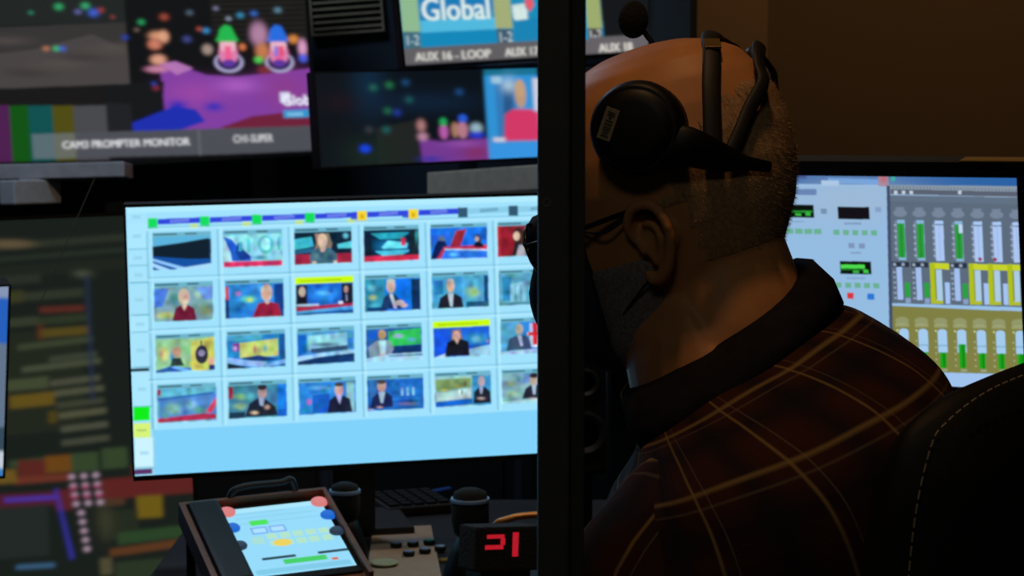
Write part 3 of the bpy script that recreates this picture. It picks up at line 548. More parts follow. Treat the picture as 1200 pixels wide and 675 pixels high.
# ---- display with two labelled feeds
QB = [(467, -90), (880, -105), (880, 52), (467, 78)]
P = Pic(QB, 480, 190, '131416')
def sl(x): return -(x-467)*.06
P.poly([(467, -90), (700, -90), (702, 60+sl(702)), (467, 60)], '1a88b4'); P.poly([(490, -90), (577, -90), (577, 10), (490, 24)], '1878b4')
P.poly([(490, 24), (577, 20), (577, 34), (490, 40)], '50b4d8'); P.poly([(490, 38), (577, 34), (577, 52), (490, 56)], '1484b4'); P.poly([(598, 22), (628, 20), (628, 52), (598, 52)], '1a80b0')
P.rect(468, -90, 489, 37, '8cb48c'); P.rect(577, -90, 597, 33, 'a0a874'); P.rect(684, -90, 701, 33, '96a468'); P.rect(468, 37, 488, 56, '3c6474'); P.rect(578, 34, 596, 52, '3c5464'); P.rect(684, 33, 700, 48, '403c3c')
P.text('1-2', 470, 53, 17, 'c4d8e4', ex=(1, -.05), stretch=.75); P.text('1-2', 579, 49, 17, 'c4d8e4', ex=(1, -.05), stretch=.75); P.text('1-2', 684, 46, 16, 'd8d8d8', ex=(1, -.05), stretch=.75)
for o_ in (0, .8, 1.6): P.text('Global', 491+o_, 24, 37, 'd8e8e4', ex=(1, -.03), stretch=.83)
P.ell(607, 14, 9, 8, 'c8dcd8'); P.poly([(598, 6), (612, 4), (616, 22), (600, 24)], 'c8dcd8'); P.text('al', 598, 22, 26, 'd8e8e4'); P.poly([(614, -6), (622, -6), (624, 6), (618, 14), (614, 6)], 'e05868')
P.poly([(467, 57), (780, 57+sl(780)), (780, 76+sl(780)), (467, 76)], '605c60'); 
for t, x, y in (('AUX 16 - LOOP', 480, 71.5), ('AUX 17', 585, 66), ('AUX 18', 695, 61)):
    for o_ in (0, .9): P.text(t, x+o_, y, 14.5, 'd8d4cc', ex=(1, -.05), stretch=.88 if t[-1] == 'P' else .80)
P.poly([(702, -90), (882, -90), (882, 57+sl(882)), (702, 57+sl(702))], '151619'); P.poly([(780, 30), (882, 20), (882, 60), (780, 80)], '131416')
P.rect(660, -90, 684, 46, '1a88b4')
P.blur(1.2, 1.5)
monitor('wall_display', 'wall display at top centre with two teal video feeds above grey caption bars', QB, 4.5, P, screen_mat('top_wall_screen', 1.1), bez=.006, cat='screen')

# ---- lower wall display, mostly dark with a presenter in a pink top
QC = [(372, 86), (705, 78), (705, 180), (372, 196)]
P = Pic(QC, 400, 140, '0e141b')
P.soft(435, 100, 18, 34, '112c44', .9); P.soft(500, 120, 60, 12, '12243a', .9); P.poly([(440, 150), (490, 140), (490, 196), (440, 196)], '232624'); P.soft(430, 180, 30, 20, '1c2c24', .8); P.soft(400, 120, 20, 10, '24121e', .6)
for x, y, c in ((459, 100, '2c8050'), (440, 103, '287060'), (478, 97, '205080'), (481, 117, '206060'), (455, 130, '287050'), (466, 132, '2840a8'), (452, 152, '206868'), (432, 152, '404048'), (540, 108, '20508c')): P.soft(x, y, 4, 3.5, c, .9)
P.soft(426, 174, 6, 4.5, '1848f0', 1, 2)
P.poly([(490, 162), (515, 166), (570, 162), (570, 188), (492, 190)], '7a3c98'); P.soft(555, 178, 16, 10, '8c3060', .8); P.soft(502, 186, 12, 3, '2834a8', .9); P.soft(540, 168, 20, 4, '9a54b0', .8)
P.soft(493, 147, 5, 7, 'b88080', 1, 2); P.soft(494, 160, 6, 5, 'c890a8', .9, 2); P.ell(519, 154, 5, 9, 'c060b0'); P.ell(519, 143, 4, 5, '28b060'); P.ell(541, 152, 6, 10, 'c08090'); P.ell(542, 139, 5, 5, '2c60e0'); P.ell(532, 152, 4, 9, 'b08068'); P.soft(557, 150, 7, 6, 'a8c8d8', .9, 2); P.soft(557, 158, 9, 4, '2840e0', .9, 2)
P.poly([(570, 82), (632, 80), (632, 187), (570, 189)], '349ae0'); P.rect(570, 82, 632, 89, '1c7898', dy=-1); P.rect(578, 90, 590, 98, 'a8d0e8'); P.poly([(582, 100), (606, 94), (606, 162), (582, 164)], '3880c0'); P.poly([(592, 104), (602, 98), (600, 164), (588, 164)], '2c5c90')
P.soft(598, 100, 8, 8, 'b8d4e8', .9); P.ell(611, 110, 6.5, 17, 'c8a080'); P.ell(611, 104, 6, 10, 'd0a880'); P.poly([(589, 165), (592, 134), (602, 128), (622, 128), (634, 134), (636, 164)], 'e03c6c'); P.rect(570, 168, 640, 187, '3c9cec', dy=-1); P.rect(576, 161, 590, 166, 'd8d4e4'); P.rect(626, 92, 640, 130, 'd8d8e8'); P.rect(630, 130, 640, 150, 'e87090')
P.poly([(640, 78), (705, 78), (705, 182), (640, 184)], '101418')
P.blur(1.9, 2.3)
monitor('wall_display', 'dim wall display with a presenter in a pink top beside dark string lights', QC, 4.48, P, screen_mat('low_wall_screen', .92), bez=.004, cat='screen')

# ---- big dim screen low at the left, standing in for a reflection in the glass
QD = [(-70, 262), (216, 250), (222, 668), (-64, 712)]
P = Pic(QD, 330, 440, '1a201c')
def q4(x0, x1, y, h, c, al=1, s=-.08): P.poly([(x0, y), (x1, y+s*(x1-x0)), (x1, y+s*(x1-x0)+h), (x0, y+h)], c, al)
P.poly([(-70, 395), (100, 385), (100, 500), (-70, 520)], '23281f'); P.poly([(108, 330), (222, 320), (222, 500), (108, 520)], '1a201d')
q4(-70, 222, 292, 8, '2c3228'); q4(-70, 222, 308, 5, '283028'); q4(-70, 222, 320, 12, '20261f'); q4(-60, 55, 330, 10, '2e342a', .8)
q4(8, 104, 345, 10, '30362a'); q4(8, 34, 342, 14, '3c3c20', .8); q4(52, 104, 360, 7, '5a2a22', .95, -.05); q4(50, 106, 372, 9, '2e3626'); q4(8, 50, 374, 10, '363c2c'); q4(50, 108, 386, 10, '54471c'); q4(48, 55, 380, 18, '5a2e1c', .6)
for y, x0, x1, c in ((404, 24, 112, '3d4430'), (418, 60, 116, '3c4234'), (430, 28, 120, '474c3a'), (446, 60, 118, '4c4e3e'), (458, 64, 122, '50523f'), (472, 66, 122, '3e4234'), (484, 68, 124, '54543f'), (500, 70, 125, '4c4e3e'), (516, 70, 126, '45483a')): q4(x0, x1, y, 7, c, .95, -.12)
q4(8, 58, 446, 13, '434a33', 1, -.1); q4(12, 64, 464, 15, '63501c', 1, -.1); q4(56, 66, 482, 14, '4c4018', 1)
q4(8, 80, 540, 9, '33422c', 1, -.1); q4(80, 112, 532, 22, '35462c', 1, -.08); q4(116, 146, 526, 24, '35462c', 1, -.08)
q4(18, 50, 540, 22, '5a2620', 1, -.06); q4(50, 80, 535, 20, '6b4318', 1, -.08); q4(12, 78, 560, 8, '6a3226', 1, -.08); q4(-60, 16, 556, 16, '6a5220', 1, -.08); q4(-60, 80, 583, 16, '4e1e2c', 1, -.06); q4(0, 60, 584, 5, '4a34a0', 1, -.06)
q4(114, 222, 562, 24, '5e2422', 1, -.08); q4(60, 80, 575, 24, '5a2228', 1); q4(112, 140, 586, 8, '4c3424', 1); q4(150, 222, 545, 12, '58241f', .9)
P.poly([(59, 573), (62, 573), (78, 655), (74, 656)], '3a34a8'); q4(-60, 50, 600, 60, '242a28', 1, -.08)
q4(154, 184, 582, 26, '6e5a18', 1, -.06); q4(112, 155, 600, 34, '262c20', 1); q4(130, 222, 625, 14, '2c4428', 1, -.12); q4(120, 222, 644, 9, '5c3820', 1, -.14); q4(125, 222, 660, 30, '2c3626', 1, -.1)
q4(10, 55, 663, 5, '3c5f80', 1, -.06); q4(108, 122, 655, 20, '4e4a34', 1); P.soft(116, 610, 10, 20, '3c3c2c', .8)
for r in range(9):
    for c in range(3 if r < 4 else 1):
        x = 80+c*14+r*1.2+(4 if r >= 4 else 0); y = 559+r*10.6-c*1; P.ell(x, y, 3.4, 3, 'b79aae')
        if r in (1, 2): P.ell(x, y+2.5, 3.2, 2.2, 'b04870')
P.soft(104, 321, 10, 4, '4a5040', .9); P.rect(106, 322, 111, 470, '28324a', .7); P.soft(20, 286, 30, 5, '6a5840', .8, 2)
P.blur(2.0, 3.0)
monitor('reflection_display', 'tall dim screen standing in for a glass reflection, olive rows and red and orange blocks at lower left', QD, 3.3, P, screen_mat('dim_reflection_screen', .95), bez=.006, cat='screen', stand=.0, body=M['bezel'])

# ---- edge of a monitor at the far left
QE = [(-420, 352), (6, 335), (7, 557), (-405, 590)]
P = Pic(QE, 260, 150, '3f86c8'); P.rect(-10, 335, 8, 350, '90a0c0'); P.rect(-10, 350, 8, 403, '2a66c8'); P.rect(-20, 403, 8, 500, '6a7c94'); P.rect(-20, 500, 8, 530, '3a5060'); P.rect(-20, 528, 8, 548, 'd0d8e4'); P.rect(-420, 360, -20, 400, '2a5aa8')
P.blur(1.0)
monitor('monitor', 'monitor at the far left edge, only its blue right border in view', QE, 2.9, P, screen_mat('far_left_screen', .9), bez=.003, stand=.0)

# ================================================================== DESK AND DESK THINGS
dk = thing('desk', 'long black control room desk under the monitors', 'desk', (.5, 2.5, 0))
b = BM(); box(b, -.47, 1.5, 1.98, 3.1, .72, .75, .004); obj('desktop', b, M['desk'], dk)
b = BM(); box(b, -.45, 1.48, 3.04, 3.06, .05, .72); obj('back_panel', b, M['deskside'], dk)
for x in (-.44, 1.45): b = BM(); box(b, x-.015, x+.015, 2.02, 3.03, 0, .72, .002); obj('side_panel', b, M['deskside'], dk)
# shelf rail and small grey things under the wall displays
b = BM(); F, w, h = solve([(-60, 194), (146, 189), (146, 207), (-60, 212)], 4.4); fbox(b, F, 0, w, 0, h, -.1, 0, .003)
# equipment rack that carries the wall displays
rk = thing('equipment_rack', 'dark equipment rack low on the back wall under the wall displays', 'rack', (-.5, 4.6, 0))
b2 = BM(); box(b2, -1.7, .42, 4.55, 4.85, 0, .98, .004); obj('cabinet', b2, M['wall'], rk)
for i in range(5): b2 = BM(); box(b2, -1.66+i*.42, -1.28+i*.42, 4.53, 4.55, .08, .92, .002); obj('door', b2, M['deskside'], rk)
obj('shelf_rail', b, M['rail'], rk)
for x in (-1.66, -.9, -.1, .38): b2 = BM(); box(b2, x-.02, x+.02, 4.62, 4.66, .98, 2.3, .002); obj('post', b2, M['wall'], rk)
vt = thing('wall_vent', 'brownish slatted vent high on the back wall between the wall displays', 'vent', at(410, 40, 4.86))
F, w, h = solve([(366, -6), (446, -12), (446, 34), (366, 40)], 4.84)
b = BM(); fbox(b, F, -.006, 0, -.006, h+.006, -.02, .004); fbox(b, F, w, w+.006, -.006, h+.006, -.02, .004); fbox(b, F, 0, w, -.006, 0, -.02, .004); fbox(b, F, 0, w, h, h+.006, -.02, .004); obj('frame', b, M['vent'], vt)
for i in range(6): b = BM(); fbox(b, F, 0, w, h*i/6+.002, h*i/6+.008, -.018, 0); obj('slat', b, M['vent'], vt)
F, w, h = solve([(17, 211), (72, 210), (72, 238), (17, 240)], 4.38)
r = thing('control_box', 'small pale grey box hanging below the shelf rail at left', 'box', F.p(w/2, h, -.03)); b = BM(); fbox(b, F, 0, w, 0, h, -.04, 0, .004); obj('casing', b, M['grey'], r)
b = BM(); fbox(b, F, w*.35, w*.65, -.006, .004, -.03, -.01, .001); obj('bracket', b, M['rail'], r)

F, w, h = solve([(500, 202), (640, 192), (640, 222), (500, 230)], 4.2)
b = BM(); fbox(b, F, 0, w, 0, h, -.25, 0, .004); b2 = BM(); obj('ledge', b, mat('dull_brown_ledge', 'c0b09c', .7), rk)
for u in (.1, .9):
    pz = F.p(w*u, h, -.2); b2 = BM(); box(b2, pz.x-.01, pz.x+.01, pz.y-.01, pz.y+.01, .0, pz.z+.004); obj('ledge_support', b2, M['deskside'], rk)

# touch panel in a wooden tray
tl_, ro_ = math.radians(18), math.radians(5)
n = Vector((math.sin(ro_), -math.sin(tl_)*math.cos(ro_), math.cos(tl_)*math.cos(ro_)))
O = at(261, 598.5, 2.55)
def onp(x, y, O=O, n=n):
    r_ = ray(x, y); t = (O-CAM).dot(n)/r_.dot(n); return CAM+r_*t
TR_, BR_ = onp(375, 586), onp(420, 662)
U = TR_-O; V = BR_-TR_; TF = Fr(O, U, V); w = U.length; h = V.length
tz = min(TF.p(u, v, -.02).z for u in (-.04, w+.02) for v in (-.015, h+.02))
O2 = TF.p(w/2, h/2, 0)
tr = thing('intercom_panel', 'brown wooden tray holding a lit touch screen with coloured round buttons', 'control panel', (O2.x, O2.y, .75))
b = BM(); fbox(b, TF, -.052, w+.012, -.018, h+.03, -.022, -.004, .002); obj('tray', b, M['wood'], tr)
b = BM()
fbox(b, TF, -.052, -.044, -.018, h+.03, -.006, .008, .001); fbox(b, TF, w+.006, w+.012, -.018, h+.03, -.006, .008, .001); fbox(b, TF, -.046, w+.008, -.018, -.012, -.006, .008, .001)
obj('rim', b, M['wood'], tr)
b = BM(); fbox(b, TF, -.043, -.004, -.010, h+.02, -.004, .014, .006); obj('black_side_cover', b, M['matt'], tr)
b = BM(); fbox(b, TF, -.004, w+.005, -.009, h+.012, -.004, -.0008, .001); obj('screen_bezel', b, M['bezel'], tr)
Fq = lambda u, v: (u, v)
P = Pic([(0, 0), (100, 0), (100, 150), (0, 150)], 180, 260, '92d4f2')
P.rect(0, 0, 100, 10, 'a8e0f6'); P.rect(8, 22, 90, 24, '84c4d8', .7); P.rect(10, 34, 96, 36, '84c4d8', .7); P.rect(6, 12, 60, 14, '80c0d4', .5)
P.rect(20, 30, 38, 41, '48dc50')
for x in (18, 36): P.rect(x, 46, x+16, 60, '6c90e8'); P.rect(x+1.5, 48, x+14.5, 58, 'a8daf8')
for j in range(2):
    for i in range(5): P.rect(30+i*13, 62+j*16, 40+i*13, 74+j*16, 'b8e0b0', .75)
P.rect(14, 66, 26, 82, 'a8d8c8', .8); P.ell(42, 84, 9, 8, 'e8cc50'); P.rect(15, 112, 48, 117, '1c3440'); P.rect(70, 112, 104, 117, '1c3440'); P.rect(34, 120, 76, 130, '40c85c'); P.rect(80, 128, 86, 133, 'd86030'); P.rect(4, 136, 96, 146, '78c0dc', .8)
P.blur(1.0)
P.build('screen', TF, w, h, screen_mat('touch_screen', 1.1), tr, 0)
for (u, v, mm, rr) in ((.03, .045, 'salmon', .0105), (.975, .04, 'salmon', .0105), (.01, .285, 'azure', .0095), (.99, .25, 'azure', .0095), (.0, .55, 'slate', .009), (.985, .5, 'slate', .009)):
    colr = {'salmon': 'f08888', 'azure': '2070e0', 'slate': '3a4c68'}[mm]
    b = BM(); lathe(b, TF.p(u*w, v*h, -.0005), TF.N, [(rr, 0), (rr, .003), (rr*.8, .005), (rr*.3, .0055)], 20)
    obj('button', b, flat_emit('lit_button_'+mm, colr, .85 if mm != 'slate' else .5), tr, smooth=False)
# legs lift the tray to its slope
for u, v in ((-.04, .0), (w, .0), (-.04, h+.02), (w, h+.02)):
    b = BM(); pp = TF.p(u, v, -.02); tube(b, [pp, Vector((pp.x, pp.y, .75))], .006, 8); obj('prop', b, M['matt'], tr)

def on_desk(x, y, z=.75):
    r_ = ray(x, y); return CAM+r_*((z-CAM.z)/r_.z)
# carrying handle / cable loop behind the tray
b = BM(); pts = [TF.p(.012, -.016, -.008), TF.p(.016, -.02, .012), TF.p(.035, -.022, .018), TF.p(.08, -.022, .018), TF.p(.094, -.022, .02), TF.p(.100, -.016, -.008)]
tube(b, spline(pts, 5), .0045, 10); obj('handle', b, M['band'], tr, smooth=True)

def mouse_like():
    pass
# black microphone / talkback bodies right of the tray
def talk_mic(x, ytop, ybase, D, label, s=1.0):
    top = at(x, ytop, D); base = on_desk(x, ybase)
    base = Vector((top.x, top.y, .75))
    r = thing('desk_microphone', label, 'microphone', base)
    b = BM(); lathe(b, base, (0, 0, 1), [(.036*s, 0), (.037*s, .004), (.034*s, .03), (.024*s, .055), (.014*s, .075)], 28); obj('base', b, M['matt'], r, smooth=True)
    b = BM(); h_ = top.z-.75; tube(b, spline([base+Vector((0, 0, .06)), base+Vector((.002, 0, h_*.6)), base+Vector((0, 0, h_-.045*s))], 6), .009*s, 10); obj('stem', b, M['steel'], r, smooth=True)
    b = BM(); lathe(b, base+Vector((0, 0, h_-.062*s)), (0, 0, 1), [(.012*s, 0), (.020*s, .006), (.0235*s, .02*s), (.0235*s, .044*s), (.020*s, .058*s), (.012*s, .062*s), (.002, .063*s)], 24); obj('head', b, M['foam'], r, smooth=True)
    b = BM(); lathe(b, base+Vector((0, 0, h_-.016*s)), (0, 0, 1), [(.0238*s, 0), (.0245*s, .001), (.0245*s, .004), (.0238*s, .005)], 24); obj('ring', b, M['bluecap'], r)
    return r
talk_mic(551, 573, 0, 2.55, 'black desk microphone with round head between the caps and the red digits')
talk_mic(404, 566, 0, 2.68, 'black desk microphone standing close to the right edge of the wooden tray', .85)
# beige sheet
c = [on_desk(437, 620), on_desk(505, 617), on_desk(520, 690), on_desk(428, 690)]
b = BM(); vs = [b.verts.new(p+Vector((0, 0, dz))) for dz in (.0002, .002) for p in c]
for q_ in ((0, 1, 2, 3), (7, 6, 5, 4), (0, 4, 5, 1), (1, 5, 6, 2), (2, 6, 7, 3), (3, 7, 4, 0)): b.faces.new([vs[i] for i in q_])
o = obj('paper_sheet', b, M['paper'], None, origin=c[0]); tag(o, 'beige sheet of paper lying on the desk under the round caps', 'paper')
# six round caps
i = 0
for (x, y, top) in ((464, 633, 'bluecap'), (484, 632, 'bluecap'), (503, 630, 'teal'), (479, 643, 'bluecap'), (498, 640, 'bluecap'), (516, 637, 'bluecap')):
    p = on_desk(x, y, .762); p.z = .7522
    r = thing('round_cap', {0: 'leftmost of the six low round caps on the beige paper', 1: 'round blue-topped cap in the back row, left of the teal one', 2: 'round cap with a teal top among blue-topped ones', 3: 'front left blue-topped round cap on the beige paper', 4: 'blue-topped round cap directly in front of the teal one', 5: 'rightmost blue-topped round cap beside the desk microphone'}[i], 'cap', p, 'round caps on the desk')
    b = BM(); lathe(b, p, (0, 0, 1), [(.0072, 0), (.0082, .002), (.0082, .005), (.0075, .0062)], 20); obj('rim', b, M['matt'], r)
    b = BM(); lathe(b, p+Vector((0, 0, .0063)), (0, 0, 1), [(.0064, 0), (.0064, .0008), (.003, .0014)], 20); obj('top', b, M[top], r); i += 1
# pale disc
p = on_desk(450, 658, .757); p.z = .7522; b = BM(); lathe(b, p, (0, 0, 1), [(.012, 0), (.019, .003), (.019, .0045), (.017, .005), (.012, .0035)], 28); o = obj('saucer', b, M['disc'], None, origin=p, smooth=True); tag(o, 'pale green saucer between the tray and the round caps', 'dish')
# black clock with red digits
F, w, h = solve([(558, 618), (634, 616), (634, 668), (558, 671)], 2.3)
base = F.p(w/2, h, -.02); r = thing('digital_clock', 'black digital clock with red numerals beside the frame', 'clock', (base.x, base.y, .75))
b = BM(); fbox(b, F, 0, w, 0, h, -.04, 0, .003); obj('casing', b, M['foam'], r)
b = BM(); fbox(b, F, .01, w-.01, h-.004, h+(base.z-.75), -.038, -.004, .002); obj('foot', b, M['matt'], r)
def seg(x0, y0, x1, y1):
    kx, ky = w/76, h/52; fbox(bd, F, (x0-558)*kx, (x1-558)*kx, (y0-617)*ky, (y1-617)*ky, .0001, .001)
bd = BM(); seg(570, 626, 590, 630.5); seg(586, 630.5, 591, 638); seg(568, 638, 589, 643); obj('digit', bd, M['red'], r)
bd = BM(); seg(600, 624, 606.5, 652); obj('digit', bd, M['red'], r)
# yellow strips, bronze bar, blue blocks
for k, (x0, x1, y, lb) in enumerate(((516, 537, 658, 'short dull yellow strip in front of the desk microphone'), (531, 566, 666, 'longer dull yellow strip nearest the front, by the clock'))):
    a, c_ = on_desk(x0, y+1), on_desk(x1, y-2); b = BM(); F = Fr(a, c_-a, (0, -1, 0)); fbox(b, F, 0, (c_-a).length, -.006, .006, .0003, .004, .001)
    o = obj('cable_tag', b, M['yellow'], None, origin=a); tag(o, lb, 'tag')
a = at(597, 608, 2.42); c_ = at(634, 603, 2.42); b = BM(); tube(b, spline([Vector((a.x-.03, a.y, .75)), Vector((a.x-.022, a.y, a.z-.02)), a, c_, c_+Vector((.04, 0, 0)), Vector((c_.x+.05, c_.y, .75))], 4), .0042, 10); o = obj('bronze_rail', b, M['bronze'], None, origin=a, smooth=True); tag(o, 'bent bronze metal rail behind the red clock', 'rail')
a = on_desk(455, 590); b = BM(); tube(b, spline([on_desk(450, 592)+Vector((0, 0, .006)), on_desk(490, 585)+Vector((0, 0, .007)), on_desk(527, 577)+Vector((0, 0, .006))], 6), .006, 8, flat=.6); o = obj('band', b, M['blue'], None, origin=a, smooth=True); tag(o, 'blue strip coloured in for a reflection on the desk below the main monitor', 'band')  # flat blue tube draws a blue reflection on the dark desktop
# black keyboard behind microphones
a = on_desk(450, 604); c_ = on_desk(530, 598); F = Fr(a, Vector((c_.x-a.x, c_.y-a.y, 0)), (0, -1, 0)); wd = (c_-a).length
r = thing('keyboard', 'black keyboard lying behind the round caps', 'keyboard', a)
b = BM(); fbox(b, F, 0, wd, -.1, .02, .0003, .014, .003); obj('casing', b, M['bezel2'], r)
b = BM()
for i in range(5):
    for j in range(5): fbox(b, F, .006+j*(wd-.01)/5, .002+(j+1)*(wd-.01)/5, -.094+i*.022, -.076+i*.022, .013, .018, .001)
obj('keys', b, M['matt'], r)
# small blue-lit unit at right behind the frame
F, w, h = solve([(540, 552), (628, 546), (628, 566), (540, 572)], 2.9)
# speaker hidden mostly behind the frame, right of the main monitor
pA = at(660, 402, 2.5); pB = at(712, 560, 2.5); F = Fr(pA, (1, 0, 0), (0, 0, -1)); w = pB.x-pA.x; h = pA.z-pB.z
base = F.p(w/2, h, -.06); r = thing('speaker', 'black speaker standing right of the main monitor behind the frame', 'speaker', (base.x, base.y, .75))
b = BM(); fbox(b, F, 0, w, 0, h, -.12, 0, .006); obj('cabinet', b, M['bezel'], r)
for v_, rr in ((.3, .018), (.68, .028)): b = BM(); lathe(b, F.p(w/2, h*v_, .0), F.N, [(rr, 0), (rr, .003), (rr*.85, .004), (rr*.4, -.004)], 24); obj('cone', b, M['cone'], r)
b = BM(); fbox(b, F, w*.3, w*.7, h-.002, h+(base.z-.75), -.08, -.04); obj('foot', b, M['bezel'], r)

# white paper bits at bottom left beyond the desk
o = None

# ================================================================== PERSON
YAW = math.radians(22); HP = math.radians(16)
Fd = Vector((-math.cos(YAW), math.sin(YAW), 0)); Ld = Vector((-math.sin(YAW), -math.cos(YAW), 0)); Zd = Vector((0, 0, 1))
hf = (Fd*math.cos(HP)-Zd*math.sin(HP)).normalized(); hz = (Zd*math.cos(HP)+Fd*math.sin(HP)).normalized()
HC = at(791, 250, 1.625); HS = .965
def hd(x, y, z): return HC+(hf*x+Ld*y+hz*z)*HS
prof = [ # z, front, back, half width
 (.139, .004, -.022, .006), (.136, .028, -.045, .024), (.129, .048, -.068, .041), (.117, .066, -.086, .056), (.100, .086, -.097, .067), (.078, .099, -.105, .0745), (.052, .1045, -.109, .0785),
 (.026, .102, -.108, .0785), (.008, .093, -.104, .077), (-.010, .0895, -.098, .0745), (-.028, .089, -.088, .071), (-.045, .0885, -.078, .068), (-.060, .0885, -.068, .064), (-.078, .0875, -.055, .058), (-.095, .0865, -.040, .051), (-.110, .080, -.015, .040), (-.119, .066, .015, .024), (-.121, .052, .030, .010)]
def face_front(z, ang):      # extra forward relief near the midline
    a = abs(ang); e = 0
    g = lambda z0, s, a0: math.exp(-((z-z0)/s)**2-(a/a0)**2)
    e += .030*g(-.020, .014, .16)+.020*g(.0, .018, .12)+.006*g(.024, .010, .5)
    e -= .012*math.exp(-((z-.008)/.012)**2-((a-.42)/.18)**2)
    e += .008*g(-.055, .008, .30)+.007*g(-.068, .007, .26)-.003*g(-.061, .003, .3)+.010*g(-.104, .014, .35)
    e += .004*math.exp(-((z+.02)/.02)**2-((a-.75)/.25)**2)
    return e
def head_bm():
    bm = BM(); NZ, NA = 70, 80
    zs = [p[0] for p in prof][::-1]; Z = np.concatenate([np.linspace(-.121, .12, NZ), .12+.019*np.sin(np.linspace(.12, PI/2, 9))])
    g = lambda z, k: float(np.interp(z, zs, [p[k] for p in prof][::-1]))
    rings = []
    for z in Z:
        fr, bk, wd = g(z, 1), g(z, 2), g(z, 3); cx = (fr+bk)/2*.0+(bk+fr)*.5-.0; ring = []
        for k in range(NA):
            t = 2*PI*k/NA-PI; ct, st = math.cos(t), math.sin(t)
            ex = 2.25; r_ = (abs(ct)**ex+abs(st)**ex)**(-1/ex)
            A = (fr-cx) if ct > 0 else (cx-bk)
            x = cx+A*r_*ct; y = wd*r_*st
            if ct > 0: x += face_front(z, t); y *= 1-.10*ct*ct
            ring.append(bm.verts.new(hd(x, y, z)))
        rings.append(ring)
    for r0, r1 in zip(rings, rings[1:]):
        for k in range(NA): bm.faces.new((r0[k], r0[(k+1) % NA], r1[(k+1) % NA], r1[k]))
    bm.faces.new(rings[0][::-1]); bm.faces.new(rings[-1]); bmesh.ops.recalc_face_normals(bm, faces=bm.faces)
    return bm
hb = head_bm(); HB = BVHTree.FromBMesh(hb)
body = hb
def add_ear(bm, s):
    ec = Vector((.000, 0, -.022))
    def e(x, z, out): return hd(ec.x+x, s*(.0735+out), ec.z+z)
    tube(bm, spline([e(.012, .006, .004), e(.014, .020, .010), e(.004, .032, .015), e(-.012, .031, .019), e(-.021, .018, .022), e(-.021, .002, .020), e(-.014, -.014, .014), e(-.004, -.024, .009), e(.005, -.026, .006), e(.009, -.018, .004)], 5), lerpl([.0035, .0042, .0046, .0048, .0048, .0046, .0048, .0058, .0055, .004], 46), 10)
    tube(bm, spline([e(.002, .018, .009), e(-.008, .016, .013), e(-.011, .004, .013), e(-.006, -.010, .009), e(.003, -.012, .007)], 4), .0034, 8)
    ellipsoid(bm, e(-.006, .004, .003), .017*HS, .017*HS, .006*HS, Matrix((hf, hz, Ld*s)).transposed(), 16, 10)
    ellipsoid(bm, e(.008, .0, .004), .004*HS, .007*HS, .006*HS, Matrix((hf, hz, Ld*s)).transposed(), 12, 8)
add_ear(body, 1); add_ear(body, -1)
# neck, torso, arms as overlapping solids; fused into one skin below
nb = at(842, 400, 1.62)
tube(body, spline([hd(-.018, 0, .0), hd(-.022, 0, -.06), (hd(-.03, 0, -.085)+nb)/2, nb, nb+Vector((.02, -.005, -.06))], 5), lerpl([.055, .060, .066, .075, .085], 21), 28)
hip = Vector((.30, 1.53, .56)); hipL = hip+Ld*.09; hipR = hip-Ld*.09
shL = at(868, 520, 1.50); shR = shL-Ld*.33+Vector((-.015, 0, -.035))
tube(body, spline([nb+Vector((.0, 0, -.02)), nb+Vector((.03, -.01, -.13)), (nb+hip)/2+Vector((.03, 0, 0)), hip+Vector((0, 0, .1)), hip], 5), lerpl([.055, .085, .11, .125, .13], 21), 28)
elL = Vector((.10, 1.55, .86))+Ld*.08; wrL = Vector((-.10, 2.02, .80)); elR = Vector((.13, 1.93, .86)); wrR = Vector((.02, 2.08, .80))
elL = at(720, 850, 1.52)
def arm(sh, el, wr):
    tube(body, spline([nb+Vector((.03, 0, -.16)), sh+Vector((.02, 0, -.02)), (sh+el)/2, el, (el+wr)/2, wr], 5), lerpl([.06, .052, .046, .038, .036, .024], 26), 18)
arm(shL, elL, wrL); arm(shR, elR, wrR)
def hand(w_, d, s):
    d = Vector((d.x, d.y, 0)).normalized(); sd_ = Vector((-d.y, d.x, 0))*s; up_ = Vector((0, 0, 1))
    tube(body, [w_-d*.01, w_+d*.03, w_+d*.075, w_+d*.088-up_*.004], [.023, .033, .036, .03], 16, flat=.42, ups=up_)
    for k, (off, ln) in enumerate(((.027, .068), (.009, .077), (-.010, .072), (-.028, .056))):
        p0 = w_+d*.07+sd_*off; dd = (d+sd_*off*3).normalized()
        tube(body, spline([p0, p0+dd*ln*.4+up_*.004, p0+dd*ln*.75-up_*.006, p0+dd*ln-up_*.018], 3), lerpl([.0095, .009, .008, .0065], 10), 10)
    p0 = w_+d*.02+sd_*.02
    tube(body, spline([p0, p0+d*.02+sd_*.022-up_*.004, p0+d*.05+sd_*.034-up_*.010], 4), lerpl([.013, .011, .008], 9), 10)
hand(wrL, Vector((-.5, 1, 0)), -1); hand(wrR, Vector((-.6, 1, 0)), 1)
kneeL = hipL+Fd*.42+Vector((0, 0, -.03)); kneeR = hipR+Fd*.42+Vector((0, 0, -.03)); anL = kneeL+Vector((.02, 0, -.45)); anR = kneeR+Vector((.02, 0, -.45))
for hp_, kn, an in ((hipL, kneeL, anL), (hipR, kneeR, anR)):
    tube(body, spline([hp_, (hp_+kn)/2, kn, (kn+an)/2, an+Vector((0, 0, .01))], 4), lerpl([.085, .07, .055, .05, .035], 17), 18)
    tube(body, [an+Vector((0, 0, -.035))-Fd*.03, an+Vector((0, 0, -.04))+Fd*.10, an+Vector((0, 0, -.045))+Fd*.16], [.03, .032, .024], 12)
person = thing('person', 'seated person in a dark plaid shirt, headset and mask, seen from behind the left shoulder', 'person', (.2, 1.62, 0))
bo = obj('body', body, M['skin'], person, smooth=True)
